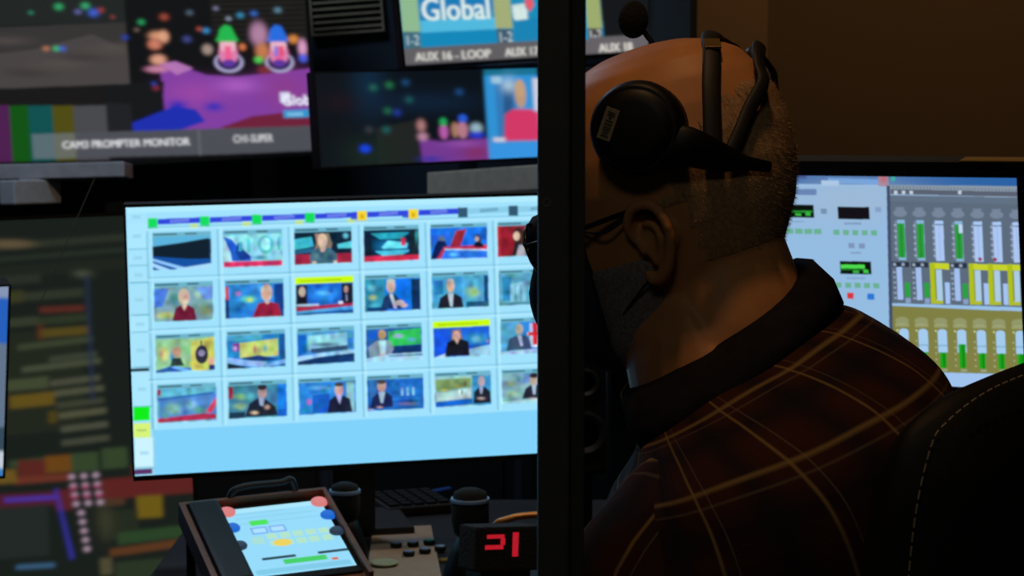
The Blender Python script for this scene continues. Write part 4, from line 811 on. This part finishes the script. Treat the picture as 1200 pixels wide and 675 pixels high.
md = bo.modifiers.new('fuse', 'REMESH'); md.mode = 'VOXEL'; md.voxel_size = .0028; md.use_smooth_shade = True
md = bo.modifiers.new('relax', 'SMOOTH'); md.factor = .5; md.iterations = 3

# hair: short grey shell plus fine strands at back and sides
def local(p): q_ = (p-HC)/HS; return q_.dot(hf), q_.dot(Ld), q_.dot(hz)
def head_patch(test, off, name, m, taper=True):
    src = head_bm(); bmesh.ops.subdivide_edges(src, edges=src.edges[:], cuts=1, use_grid_fill=True) if False else None
    src.normal_update(); keep = [f for f in src.faces if len(f.verts) == 4 and test(*local(f.calc_center_median()))]
    bm = BM(); mp_ = {}
    ks = set(keep)
    for f in keep:
        for v in f.verts:
            if v not in mp_:
                edge = any(g_ not in ks for g_ in v.link_faces)
                mp_[v] = (bm.verts.new(v.co+v.normal*(off if not (edge and taper) else .0004)), bm.verts.new(v.co-v.normal*.001))
    for f in keep:
        bm.faces.new([mp_[v][0] for v in f.verts]); bm.faces.new([mp_[v][1] for v in reversed(f.verts)])
    src.free(); return bm
def hair_test(x, y, z):
    wv = .005*math.sin(x*310+y*140)+.004*math.sin(z*400+y*230)
    top = .036+(-x-.03)*.78+wv
    return x < (-.014 if z < .012 else -.03)+wv and z < min(top, .096) and z > (-.045 if x < -.035 else .004)
o = obj('hair', head_patch(hair_test, .0014, 'hair', None), M['hair'], person, smooth=True); o['label'] = 'short grey hair round the back and sides'; hair = o
sb = BM(); hs = head_bm(); hs.normal_update(); cnt = 0
fl = [f for f in hs.faces if hair_test(*local(f.calc_center_median()))]
for _ in range(5200):
    f = random.choice(fl); vs = f.verts; a_, b_ = random.random(), random.random()
    p = (vs[0].co*(1-a_)+vs[1].co*a_)*(1-b_)+(vs[3].co*(1-a_)+vs[2].co*a_)*b_
    nn = f.normal; dn = (nn*.8-hz*.7-hf*.4+Vector((random.gauss(0, .25), random.gauss(0, .25), random.gauss(0, .25)))).normalized(); ln = random.uniform(.0025, .0045)
    sd_ = dn.cross(nn).normalized()*.00022; p = p+nn*.001
    sb.faces.new([sb.verts.new(p+sd_), sb.verts.new(p-sd_), sb.verts.new(p+dn*ln)])
hs.free()
so = obj('hair_strands', sb, M['hair'], hair); so['kind'] = 'stuff'
o = obj('beard', head_patch(lambda x, y, z: -.112 < z < -.030 and .006 < x < .07 and abs(y) > .03, .0016, '', None), M['beard'], person, smooth=True); o['label'] = 'grey stubble beard'

# face mask: navy cloth over nose and chin with ear loops
def mask_bm():
    bm = BM(); rows = []
    for i in range(15):
        z = .028-.142*i/14; row = []
        lim = .74+.10*math.sin(i/14*PI)
        for k in range(-16, 17):
            t = lim*k/16
            fx = float(np.interp(z, [p[0] for p in prof][::-1], [p[1] for p in prof][::-1])); bx = float(np.interp(z, [p[0] for p in prof][::-1], [p[2] for p in prof][::-1])); wd = float(np.interp(z, [p[0] for p in prof][::-1], [p[3] for p in prof][::-1]))
            cx = (fx+bx)/2; ct, st = math.cos(t), math.sin(t); r_ = (abs(ct)**2.25+abs(st)**2.25)**(-1/2.25)
            bul = .004+(.036*math.exp(-((z+.026)/.034)**2)+.040*math.exp(-((z+.072)/.038)**2)+.026*math.exp(-((z-.012)/.017)**2))*math.exp(-(t/.55)**2)
            if k in (-16, 16): bul = .002
            row.append(hd(cx+(fx-cx)*r_*ct+bul*ct, wd*r_*st*(1-.1*ct*ct)+bul*st*.9, z))
        rows.append(row)
    V1 = [[bm.verts.new(p) for p in r_] for r_ in rows]; inner = [[bm.verts.new(p-hf*.0015) for p in r_] for r_ in rows]
    for L_ in (V1, inner):
        for a_, b_ in zip(L_, L_[1:]):
            for k in range(32): bm.faces.new((a_[k], a_[k+1], b_[k+1], b_[k]))
    n_ = len(V1)
    for k in range(32): bm.faces.new((V1[0][k], V1[0][k+1], inner[0][k+1], inner[0][k])); bm.faces.new((V1[-1][k], V1[-1][k+1], inner[-1][k+1], inner[-1][k]))
    for i in range(n_-1):
        for k in (0, 32): bm.faces.new((V1[i][k], V1[i+1][k], inner[i+1][k], inner[i][k]))
    return bm, rows
mb, rows = mask_bm(); mk = obj('face_mask', mb, M['mask'], person, smooth=True); mk['label'] = 'dark navy cloth face mask'
for s, k in ((1, 32), (-1, 0)):
    b = BM(); a_, c_ = rows[2][k], rows[11][k]
    tube(b, spline([a_, hd(.035, s*.081, -.002), hd(.004, s*.081, .006), hd(-.019, s*.082, -.008), hd(-.012, s*.080, -.034), hd(.018, s*.073, -.052), c_], 5), .0011, 6); obj('ear_loop', b, M['mask'], mk)

# ------- shirt: loft with woven coordinates
def shirt_ring(L_, R_, N_, Fa, n=64):
    L_, R_, N_, Fa = Vector(L_), Vector(R_), Vector(N_), Vector(Fa); C_ = (L_+R_)/2; A = (R_-L_)/2; out = []
    for k in range(n):
        t = 2*PI*k/n; c_, s_ = math.cos(t), math.sin(t); e_ = .92
        cc = math.copysign(abs(c_)**e_, c_); ss = math.copysign(abs(s_)**e_, s_)
        out.append(C_+A*cc+((N_-C_)*ss if ss > 0 else (Fa-C_)*(-ss)))
    return out
D0 = 1.62
RG = [ # left, right, near, far (px, px, depth) and weave row
 ((728, 462, 1.62), (946, 318, 1.64), (852, 410, 1.545), (835, 370, 1.70), 0.0),
 ((742, 500, 1.60), (974, 352, 1.64), (872, 440, 1.520), (850, 400, 1.74), 0.72),
 ((748, 522, 1.59), (1012, 366, 1.64), (885, 458, 1.485), (860, 415, 1.80), 1.02),
 ((742, 548, 1.58), (1058, 394, 1.63), (905, 492, 1.440), (870, 430, 1.84), 1.5),
 ((722, 580, 1.57), (1095, 425, 1.62), (925, 540, 1.405), (880, 450, 1.86), 2.0),
 ((704, 612, 1.57), (1114, 460, 1.61), (940, 600, 1.390), (885, 480, 1.87), 2.4),
 ((694, 660, 1.57), (1128, 520, 1.61), (940, 670, 1.390), (890, 530, 1.86), 2.8),
 ((694, 730, 1.57), (1134, 600, 1.61), (935, 760, 1.400), (895, 600, 1.84), 3.2),
 ((705, 850, 1.57), (1125, 730, 1.60), (930, 900, 1.410), (910, 760, 1.80), 4.1),
 ((720, 1000, 1.58), (1115, 900, 1.58), (930, 1050, 1.400), (930, 900, 1.76), 5.1),
 ((740, 1160, 1.60), (1120, 1080, 1.56), (940, 1190, 1.40), (950, 1060, 1.72), 6.1)]
rings0 = [shirt_ring(at(*a), at(*b_), at(*c_), at(*d_)) for a, b_, c_, d_, v in RG]
nr = len(rings0); fine = []; vv = []
for k in range(64):
    col_ = spline([r_[k] for r_ in rings0], 6); fine.append(col_)
vw = [float(v) for v in np.interp(np.linspace(0, nr-1, (nr-1)*6+1), range(nr), [g_[4] for g_ in RG])]
def loft(cols, vws, usc, closed=True, name='shirt', m=None, parent=None, wrinkle=.0, shear=0.0):
    bm = BM(); uvl = bm.loops.layers.uv.new('weave'); nc = len(cols); nv = len(cols[0])
    V_ = [[bm.verts.new(p) for p in c_] for c_ in cols]
    for i in range(nc if closed else nc-1):
        for j in range(nv-1):
            f = bm.faces.new((V_[i][j], V_[(i+1) % nc][j], V_[(i+1) % nc][j+1], V_[i][j+1]))
            for lp, (a_, b_) in zip(f.loops, ((i, j), (i+1, j), (i+1, j+1), (i, j+1))): lp[uvl].uv = (a_*usc+shear*vws[b_], vws[b_])
    bm.normal_update()
    if wrinkle:
        for v in bm.verts:
            p = v.co; w_ = math.sin(p.x*38+p.z*60+math.sin(p.y*30)*2)*.5+math.sin(p.x*90-p.z*45+p.y*40)*.3
            v.co = v.co+v.normal*w_*wrinkle
    return bm
def solid_cloth(o, th):
    md = o.modifiers.new('cloth', 'SOLIDIFY'); md.thickness = th; md.offset = -1
sh_ = loft(fine, vw, 12/64, wrinkle=.0022, shear=.5); shirt = obj('shirt', sh_, M['plaid'], person, smooth=True); solid_cloth(shirt, .002); shirt['label'] = 'dark brown and navy plaid shirt with thin yellow lines'
# sleeves
def sleeve(pts, rad, v0, usc, name='sleeve'):
    ps = spline(pts, 6); rd = lerpl(rad, len(ps)); n = 28; cols = [[] for _ in range(n)]; prev = Vector((0, -1, 0)); vs_ = []; acc = v0
    for i, p in enumerate(ps):
        t = (ps[min(i+1, len(ps)-1)]-ps[max(i-1, 0)]).normalized(); a_ = (prev-t*prev.dot(t)).normalized(); prev = a_; b_ = t.cross(a_)
        if i: acc += (ps[i]-ps[i-1]).length/.075
        vs_.append(acc)
        for k in range(n): cols[k].append(p+(a_*math.cos(2*PI*k/n)+b_*math.sin(2*PI*k/n))*rd[i])
    o_ = obj(name, loft(cols, vs_, usc, wrinkle=.0025), M['plaid'], shirt, smooth=True); solid_cloth(o_, .002)
sleeve([at(890, 600, 1.53), at(835, 630, 1.505), at(785, 690, 1.49), (at(790, 700, 1.49)+elL)/2, elL, (elL+wrL)/2, wrL-(wrL-elL).normalized()*.03], [.055, .074, .076, .064, .056, .048, .040], .3, 6/28)
sleeve([shR+Ld*.13+Vector((.03, 0, -.03)), shR+Ld*.05+Vector((.015, 0, -.01)), shR+(elR-shR)*.15, (shR+elR)/2, elR, (elR+wrR)/2, wrR-(wrR-elR).normalized()*.03], [.05, .074, .076, .066, .056, .048, .040], .3, 6/28)
# collar: stand plus turned-down leaf, open at the front
r0, r1 = rings0[0], rings0[1]
ccols = []
order = [(-k) % 64 for k in range(-29, 30)]
order = [k % 64 for k in range(-28, 29)]         # from front-left round the back (k=0 is the back right) to the far side
for k in order:
    p0, p1 = r0[k], r1[k]; C0 = (r0[0]+r0[32])/2; out_ = (p0-C0).normalized(); dn = (p1-p0)
    kk = min(k, 64-k); pt = max(0, (kk-20)/8.0)
    top_ = p0-dn.normalized()*.012+out_*.001
    mid = p0+out_*.010-dn.normalized()*.004; low = p1+out_*.007+dn.normalized()*(.004+.016*pt)
    ccols.append([p0+dn*.1-out_*.002, top_, mid, (mid+low)/2+out_*.004, low])
cb = loft(ccols, [0, .2, .4, .7, 1.0], .22, closed=False); co_ = obj('collar', cb, M['collar'], shirt, smooth=True); solid_cloth(co_, .0018); co_['label'] = 'dark turned-down collar'
# pocket-side buttons down the front (hidden side kept simple)
# trousers and shoes
b = BM()
for hp_, kn, an in ((hipL, kneeL, anL), (hipR, kneeR, anR)): tube(b, spline([hp_-Fd*.03, (hp_+kn)/2, kn, (kn+an)/2, an+Vector((0, 0, .0))], 4), lerpl([.105, .085, .070, .062, .055], 17), 20)
ellipsoid(b, hip+Vector((0, 0, .05)), .155, .17, .17, u=24, v=16)
tr_ = obj('trousers', b, M['trouser'], person, smooth=True); md = tr_.modifiers.new('fuse', 'REMESH'); md.mode = 'VOXEL'; md.voxel_size = .01; md.use_smooth_shade = True
for an in (anL, anR):
    b = BM(); z0 = Vector((an.x, an.y, .045)); tube(b, [z0-Fd*.06, z0-Fd*.03, z0+Fd*.05, z0+Fd*.14-Zd*.006, z0+Fd*.19-Zd*.014], [.034, .045, .046, .042, .02], 16, flat=.95, ups=Zd); obj('shoe', b, M['shoe'], person, smooth=True)

# ------- glasses
g_ = thing('eyeglasses', 'black framed eyeglasses worn above the mask', 'glasses', hd(.1, 0, .01))
for s in (1, -1):
    b = BM(); tube(b, spline([hd(-.014, s*.080, -.004), hd(-.006, s*.0815, .007), hd(.014, s*.0815, .0085), hd(.05, s*.0805, .006), hd(.106, s*.070, .004)], 5), .0021, 8); obj('temple_arm', b, M['glass_arm'], g_, smooth=True)
    b = BM(); c0 = [hd(.116-.10*(abs(.036+.026*math.cos(t)))**1.0+.0, s*(.036+.026*math.cos(t)), .002+.020*math.sin(t)) for t in [2*PI*i/24 for i in range(24)]]
    tube(b, c0+[c0[0]], .0016, 8); rim = obj('rim', b, M['glass_arm'], g_, smooth=True)
    b = BM(); v0 = [b.verts.new(p) for p in c0]; v1 = [b.verts.new(p-hf*.001) for p in c0]; b.faces.new(v0); b.faces.new(v1[::-1])
    for i in range(24): b.faces.new((v0[i], v0[(i+1) % 24], v1[(i+1) % 24], v1[i]))
    obj('lens', b, M['lens'], g_)
b = BM(); tube(b, spline([hd(.115, .010, .006), hd(.1195, 0, .010), hd(.115, -.010, .006)], 4), .0016, 8); obj('bridge', b, M['glass_arm'], g_)

# ------- headset
hset = thing('headset', 'black over-ear headset with two head straps and a grey sticker on its cup', 'headset', HC)
def hit(x, y, off):
    r_ = ray(x, y).normalized(); q_ = HB.ray_cast(CAM, r_)
    if q_[0] is None:
        nr_ = HB.find_nearest(CAM+r_*1.62); return nr_[0]+nr_[1]*off
    return q_[0]+q_[1]*off
cc = hit(750, 152, .0); cd_ = at(748, 152, 1.5)
ax = (Ld*1.0+Vector((-.0, -.25, .05))).normalized()
cupc = hit(755, 152, .0); cupc = Vector((cupc.x, cupc.y, cupc.z)); R0 = .0355
b = BM(); lathe(b, cupc-ax*.004, ax, [(.026, 0), (.033, .002), (.0355, .008), (.0345, .014), (.028, .016)], 40); obj('ear_pad', b, M['pad'], hset, smooth=True)
b = BM(); lathe(b, cupc+ax*.010, ax, [(.033, 0), (.0362, .002), (.0368, .008), (.0355, .016), (.0325, .0205), (.031, .0212), (.0295, .0205), (.029, .0215), (.02, .0235), (.002, .024)], 48); cup = obj('ear_cup', b, M['matt'], hset, smooth=True)
b = BM(); cF = Fr(cupc, Vector((1, 0, 0)), (0, 0, -1)); up2 = (UP-ax*UP.dot(ax)).normalized(); rt2 = ax.cross(up2)*-1
if rt2.x < 0: rt2 = -rt2
arc = [cupc+ax*.0335+(up2*math.sin(t)+rt2*math.cos(t))*.0305 for t in np.linspace(.5, 2.1, 20)]
tube(b, [p-ax*.0035 for p in arc], .00045, 6); obj('edge_wire', b, M['rail'], cup)
def cuppt(dx, dy, h_): return cupc+ax*(.010+h_)+(rt2*dx-up2*dy)*(1.54/2400)
# sticker, tilted rectangle with dark marks
sc = cuppt(-30, -6, .0238); sv = (-up2*.92-rt2*.34).normalized(); SF = Fr(sc, sv.cross(ax), sv)
if SF.N.dot(ax) < 0: SF.U = -SF.U; SF.N = SF.V.cross(SF.U)
b = BM(); fbox(b, SF, -.0054, .0054, -.0122, .0122, -.0035, .0002, .0003); st = obj('sticker', b, M['label'], cup)
b = BM()
for k, (a_, c_, ln) in enumerate(((-.0095, -.0085, .0028), (-.0075, -.0065, .0028), (-.006, -.0040, .0010), (-.003, -.002, .0028), (-.0005, .0005, .0028), (.0020, .0030, .0028), (.0042, .0050, .0028), (.0062, .0072, .0020), (.0085, .0095, .0028))): fbox(b, SF, -ln, ln, a_, c_, .0001, .0005)
obj('sticker_print', b, M['ink'], st)
def strap(pxs, topx, w_, th, nm, m, offs, base_off=.005):
    near = [hit(x, y, o_) for (x, y), o_ in zip(pxs, offs)]
    lc = [local(p) for p in near]; far = []
    for x, y, z in reversed(lc):
        f9 = HB.find_nearest(hd(x, -y, z)); far.append(f9[0]+(f9[0]-HC).normalized()*.0022)
    o9 = offs[-1]; top_pts = []; C2 = hd(0, 0, .02); dn_ = (near[-1]-C2).normalized(); df_ = (dn_-Ld*2*dn_.dot(Ld)).normalized(); best = None
    for ph in np.linspace(.9, 2.6, 60):
        dm_ = hf*math.cos(ph)+hz*math.sin(ph); r9 = HB.ray_cast(C2+Ld*.0007, dm_)
        if r9[0] is None: continue
        q9 = r9[0]+dm_*o9-CAM; px9 = 600+FPX*q9.dot(RT)/q9.dot(FW)
        if best is None or abs(px9-topx) < best[0]: best = (abs(px9-topx), dm_)
    dm_ = best[1]
    for t9 in (.25, .5, .75, 1, 1.25, 1.5, 1.75):
        d9 = (dn_*(1-t9)*(2-t9)/2+dm_*t9*(2-t9)+df_*t9*(t9-1)/2).normalized(); r9 = HB.ray_cast(C2+Ld*.0003, d9)
        if r9[0] is not None: top_pts.append(r9[0]+d9*o9*(1 if t9 <= 1 else .5))
    pts = spline(near+top_pts+far, 6)
    ups_ = []
    for p in pts:
        q_ = HB.find_nearest(p); ups_.append((p-HC-hz*.03).normalized() if q_[1] is None else (q_[1]*.6+(p-HC-hz*.03).normalized()*.4))
    b_ = BM(); tube(b_, pts, w_, 12, flat=th, ups=ups_); return obj(nm, b_, m, hset, smooth=True), pts
s1, pts1 = strap([(834, 178), (833, 140), (832, 105), (833, 75), (833, 58)], 838, .0072, .36, 'head_strap', M['strap'], [.008, .006, .005, .004, .0035])
s2, pts2 = strap([(852, 182), (862, 158), (873, 130), (881, 104)], 890, .0058, .45, 'head_strap', M['strap'], [.010, .008, .008, .013])
p = hit(834, 58, .0045); b = BM(); q_ = HB.find_nearest(p); AF = Fr(p, RT, q_[1].cross(RT)); 
if AF.N.dot(q_[1]) < 0: AF = Fr(p, RT, RT.cross(q_[1]))
fbox(b, AF, -.0062, .0062, -.006, .009, .0, .0022, .0006); aj = obj('size_adjuster', b, M['brass'], s1)
b = BM(); p = hit(882, 90, .0); ellipsoid(b, at(881, 67, p.length and 1.62), .0065, .010, .0085); obj('top_pad', b, M['bluecap'] if False else M['bezel2'], s2, smooth=True)
# yoke from the cup back to the straps, with the stub of the arm
b = BM(); yk = [cuppt(25, 18, .014), cuppt(60, 22, .012), hit(842, 186, .012), hit(868, 191, .009), hit(896, 196, .006)]
tube(b, spline(yk, 6), lerpl([.017, .0155, .0115, .0055, .0042], 25), 14, flat=.45, ups=ax); obj('yoke', b, M['matt'], hset, smooth=True)
b = BM(); lc = [local(p_) for p_ in (cupc-ax*.004, cupc+ax*.02)]; fc = hd(lc[0][0], -lc[0][1], lc[0][2]); fax = (hd(lc[1][0], -lc[1][1], lc[1][2])-fc).normalized()
lathe(b, fc, fax, [(.028, 0), (.035, .005), (.036, .02), (.033, .028), (.02, .031), (.002, .032)], 36); fcup = obj('ear_cup', b, M['matt'], hset, smooth=True)
# raised microphone boom on the far side
b = BM(); mtip = at(742, 20, 1.72); pts = spline([fc+fax*.02, hd(.03, -.10, .09), at(765, 60, 1.72), at(758, 42, 1.72), mtip], 6); tube(b, pts, .0024, 8); bo_ = obj('microphone_boom', b, M['matt'], hset, smooth=True)
b = BM(); ellipsoid(b, mtip+Vector((0, 0, -.002)), .013, .013, .016, u=20, v=14); obj('microphone_foam', b, M['foam'], bo_, smooth=True)

# ================================================================== CHAIR
CY = math.radians(36); cn = Vector((math.cos(CY), -math.sin(CY), 0)); cl = Vector((-math.sin(CY), -math.cos(CY), 0))   # cn: outwards behind, cl: sitter's left
cb_ = at(1046, 540, 1.33)
seatc = Vector((.30, 1.53, 0))
chair = thing('office_chair', 'black leather office chair behind the seated person, back rest with tan stitching', 'chair', (.34, 1.50, 0))
def backpt(s, t, dpt):     # s 0..1 from sitter's left to right, t 0 top..1 bottom
    W_ = .46; H_ = .56
    p = at(1046, 500, 1.345)-cl*0+(-cl)*(W_*s)+Vector((0, 0, 1))*(-H_*t)+cn*(-.05*t)
    bow = .05*(1-(2*s-1)**2)
    crown = .040*math.sin(PI*min(1, max(0, s)))**.6*(1-t)**2
    return p+cn*(bow*1.0+dpt)+Vector((0, 0, crown))
b = BM(); NS, NT = 24, 16; outer, inner = [], []
for j in range(NT+1):
    ro, ri = [], []
    for i in range(NS+1):
        s, t = i/NS, j/NT
        e_ = min(s, 1-s); et = min(t, 1-t); rr = (max(0, 1-(e_/.10))**2.2+max(0, 1-(et/.10))**2.2); sh2 = .0 if rr <= 0 else min(1, rr)
        # round the corners of the outline
        dx = max(0, .16-e_)/.16; dz = max(0, .14-et)/.14; cr = dx*dx*dz*dz
        pc = backpt(s+(.5-s)*.05*cr, t+(.5-t)*.05*cr, 0)
        th = .036*(1-sh2)+.006
        ro.append(b.verts.new(pc+cn*th)); ri.append(b.verts.new(pc-cn*th))
    outer.append(ro); inner.append(ri)
for L_ in (outer, inner):
    for j in range(NT):
        for i in range(NS): b.faces.new((L_[j][i], L_[j][i+1], L_[j+1][i+1], L_[j+1][i]))
for i in range(NS):
    for j in (0, NT): b.faces.new((outer[j][i], outer[j][i+1], inner[j][i+1], inner[j][i]))
for j in range(NT):
    for i in (0, NS): b.faces.new((outer[j][i], outer[j+1][i], inner[j+1][i], inner[j][i]))
back = obj('backrest', b, M['leather'], chair, smooth=True); md = back.modifiers.new('sub', 'SUBSURF'); md.levels = md.render_levels = 1
b = BM()
def surf(s, t):
    dx = max(0, .16-min(s, 1-s))/.16; dz = max(0, .14-min(t, 1-t))/.14; cr = dx*dx*dz*dz
    return backpt(s+(.5-s)*.05*cr, t+(.5-t)*.05*cr, .0)
path = [surf(.006, t) for t in np.linspace(.5, .02, 22)]+[surf(s, .002) for s in np.linspace(.01, .96, 44)]
pp = [p_+cn*.020+Vector((0, 0, .0)) for p_ in path]
fine_ = spline(pp, 4)
for i in range(0, len(fine_)-2, 3): tube(b, fine_[i:i+3], .0007, 5)
obj('stitching', b, M['stitch'], chair)
sz = .44
b = BM(); SFr = Fr(seatc+cn*.0+Vector((0, 0, sz)), -cl, cn*-1); 
fbox(b, Fr(seatc-cn*.25+cl*.24+Vector((0, 0, 0)), -cl, cn), 0, .48, 0, .50, -.46, -.38, .02) if False else None
def obox(b_, c0, hw, hd_, z0, z1, bev):
    vs_ = [b_.verts.new(c0+cl*a_*hw+cn*e_*hd_+Vector((0, 0, z_))) for z_ in (z0, z1) for e_ in (-1, 1) for a_ in (-1, 1)]
    fs_ = [b_.faces.new([vs_[i] for i in q2]) for q2 in ((0,1,3,2),(4,6,7,5),(0,4,5,1),(2,3,7,6),(0,2,6,4),(1,5,7,3))]
    bmesh.ops.bevel(b_, geom=list({e_ for f in fs_ for e_ in f.edges}), offset=bev, segments=3, affect='EDGES')
obox(b, seatc-cn*.06, .24, .25, .36, .445, .025); obj('seat', b, M['leather'], chair, smooth=False)
b = BM(); bb = backpt(.5, 1, 0); tube(b, spline([bb+Vector((0, 0, .1))+cn*.05, bb+cn*.06-Zd*.1, seatc+cn*.15+Vector((0, 0, .35)), seatc+Vector((0, 0, .34))], 5), .022, 10, flat=.5); obj('back_bracket', b, M['steel'], chair, smooth=True)
b = BM(); tube(b, [seatc+Vector((0, 0, .355)), seatc+Vector((0, 0, .09))], .028, 16); obj('column', b, M['steel'], chair)
for k in range(5):
    a_ = 2*PI*k/5+.3; e_ = seatc+Vector((math.cos(a_)*.30, math.sin(a_)*.30, .075)); b = BM(); tube(b, [seatc+Vector((0, 0, .11)), e_], [.026, .016], 10); lg = obj('leg', b, M['matt'], chair)
    b = BM(); lathe(b, e_+Vector((-math.sin(a_)*.022, math.cos(a_)*.022, -.045)), (math.sin(a_), -math.cos(a_), 0), [(.024, 0), (.03, .006), (.03, .038), (.024, .044)], 18); tube(b, [e_+Vector((0, 0, .01)), e_-Vector((0, 0, .04))], .008, 8); obj('caster', b, M['matt'], lg)
for s in (-1, 1):
    b = BM(); q0 = seatc+cl*.27*s-cn*.05; tube(b, spline([q0+Vector((0, 0, .38))-cl*.03*s, q0+Vector((0, 0, .45)), q0+cn*.05+Vector((0, 0, .60))], 5), .014, 10); 
    ar = obj('armrest_post', b, M['steel'], chair, smooth=True)
    b = BM(); obox(b, q0+cn*.03, .035, .12, .60, .63, .01); obj('armrest_pad', b, M['leather'], ar)

# ================================================================== LIGHT
def lamp(loc, col, e, size, tgt, spread=None, label='', n_=0):
    ld = bpy.data.lights.new('downlight', 'SPOT'); ld.energy = e; ld.color = col; ld.shadow_soft_size = size; ld.spot_size = math.radians(spread or 80); ld.spot_blend = .6
    o_ = bpy.data.objects.new('downlight_bulb', ld); COL.objects.link(o_); o_.location = Vector(loc)-Vector((0, 0, .02)); o_.rotation_euler = (Vector(tgt)-Vector(loc)).to_track_quat('-Z', 'Y').to_euler()
    r_ = thing('ceiling_downlight', label, 'ceiling light', loc)
    b_ = BM()
    lathe(b_, Vector(loc), (0, 0, 1), [(.055, -.004), (.075, -.004), (.078, .004), (.055, .0039)], 28); obj('trim_ring', b_, M['fix'], r_)
    o_.parent = r_; o_.location = (0, 0, -.02)
WARM = (1.0, .56, .25)
lamp((.02, 1.30, 2.595), WARM, 14, .05, (.10, 1.6, 1.3), 50, 'recessed warm downlight in the ceiling nearly above the seated person')
lamp((.75, 2.85, 2.595), (1.0, .66, .36), 34, .06, (.62, 3.5, 1.5), 120, 'recessed warm downlight in the ceiling before the brown wall')
lamp((-.25, 2.05, 2.595), (1, .86, .7), 15, .06, (-.15, 2.55, .75), 60, 'recessed cool downlight in the ceiling over the desk')
def panel(loc, col, e, label):  # unseen fill fixture, added to lift the dark levels
    r_ = thing('fill_panel', label, 'ceiling light', loc); L0 = Vector(loc)
    b_ = BM(); box(b_, L0.x-.32, L0.x+.32, L0.y-.32, L0.y+.32, L0.z-.012, L0.z+.005, .002); obj('frame', b_, M['fix'], r_)
    ld = bpy.data.lights.new('panel', 'AREA'); ld.shape = 'SQUARE'; ld.size = .58; ld.energy = e; ld.color = col
    o_ = bpy.data.objects.new('fill_light', ld); COL.objects.link(o_); o_.parent = r_; o_.location = (0, 0, -.016)
panel((-.3, -.5, 2.59), (1.0, .95, .78), 4.6, 'dim square fill panel added unseen on the camera side of the partition')
panel((-.9, 3.6, 2.59), (.6, .78, 1.0), 11, 'dim square fill panel added unseen before the wall displays')
w_ = bpy.data.worlds.new('room'); bpy.context.scene.world = w_; w_.use_nodes = True; w_.node_tree.nodes['Background'].inputs[0].default_value = (.3, .25, .2, 1); w_.node_tree.nodes['Background'].inputs[1].default_value = .02
sc_ = bpy.context.scene
sc_.view_settings.view_transform = 'Standard'; sc_.view_settings.look = 'None'; sc_.view_settings.gamma = 1; sc_.view_settings.use_curve_mapping = False; sc_.view_settings.exposure = 0
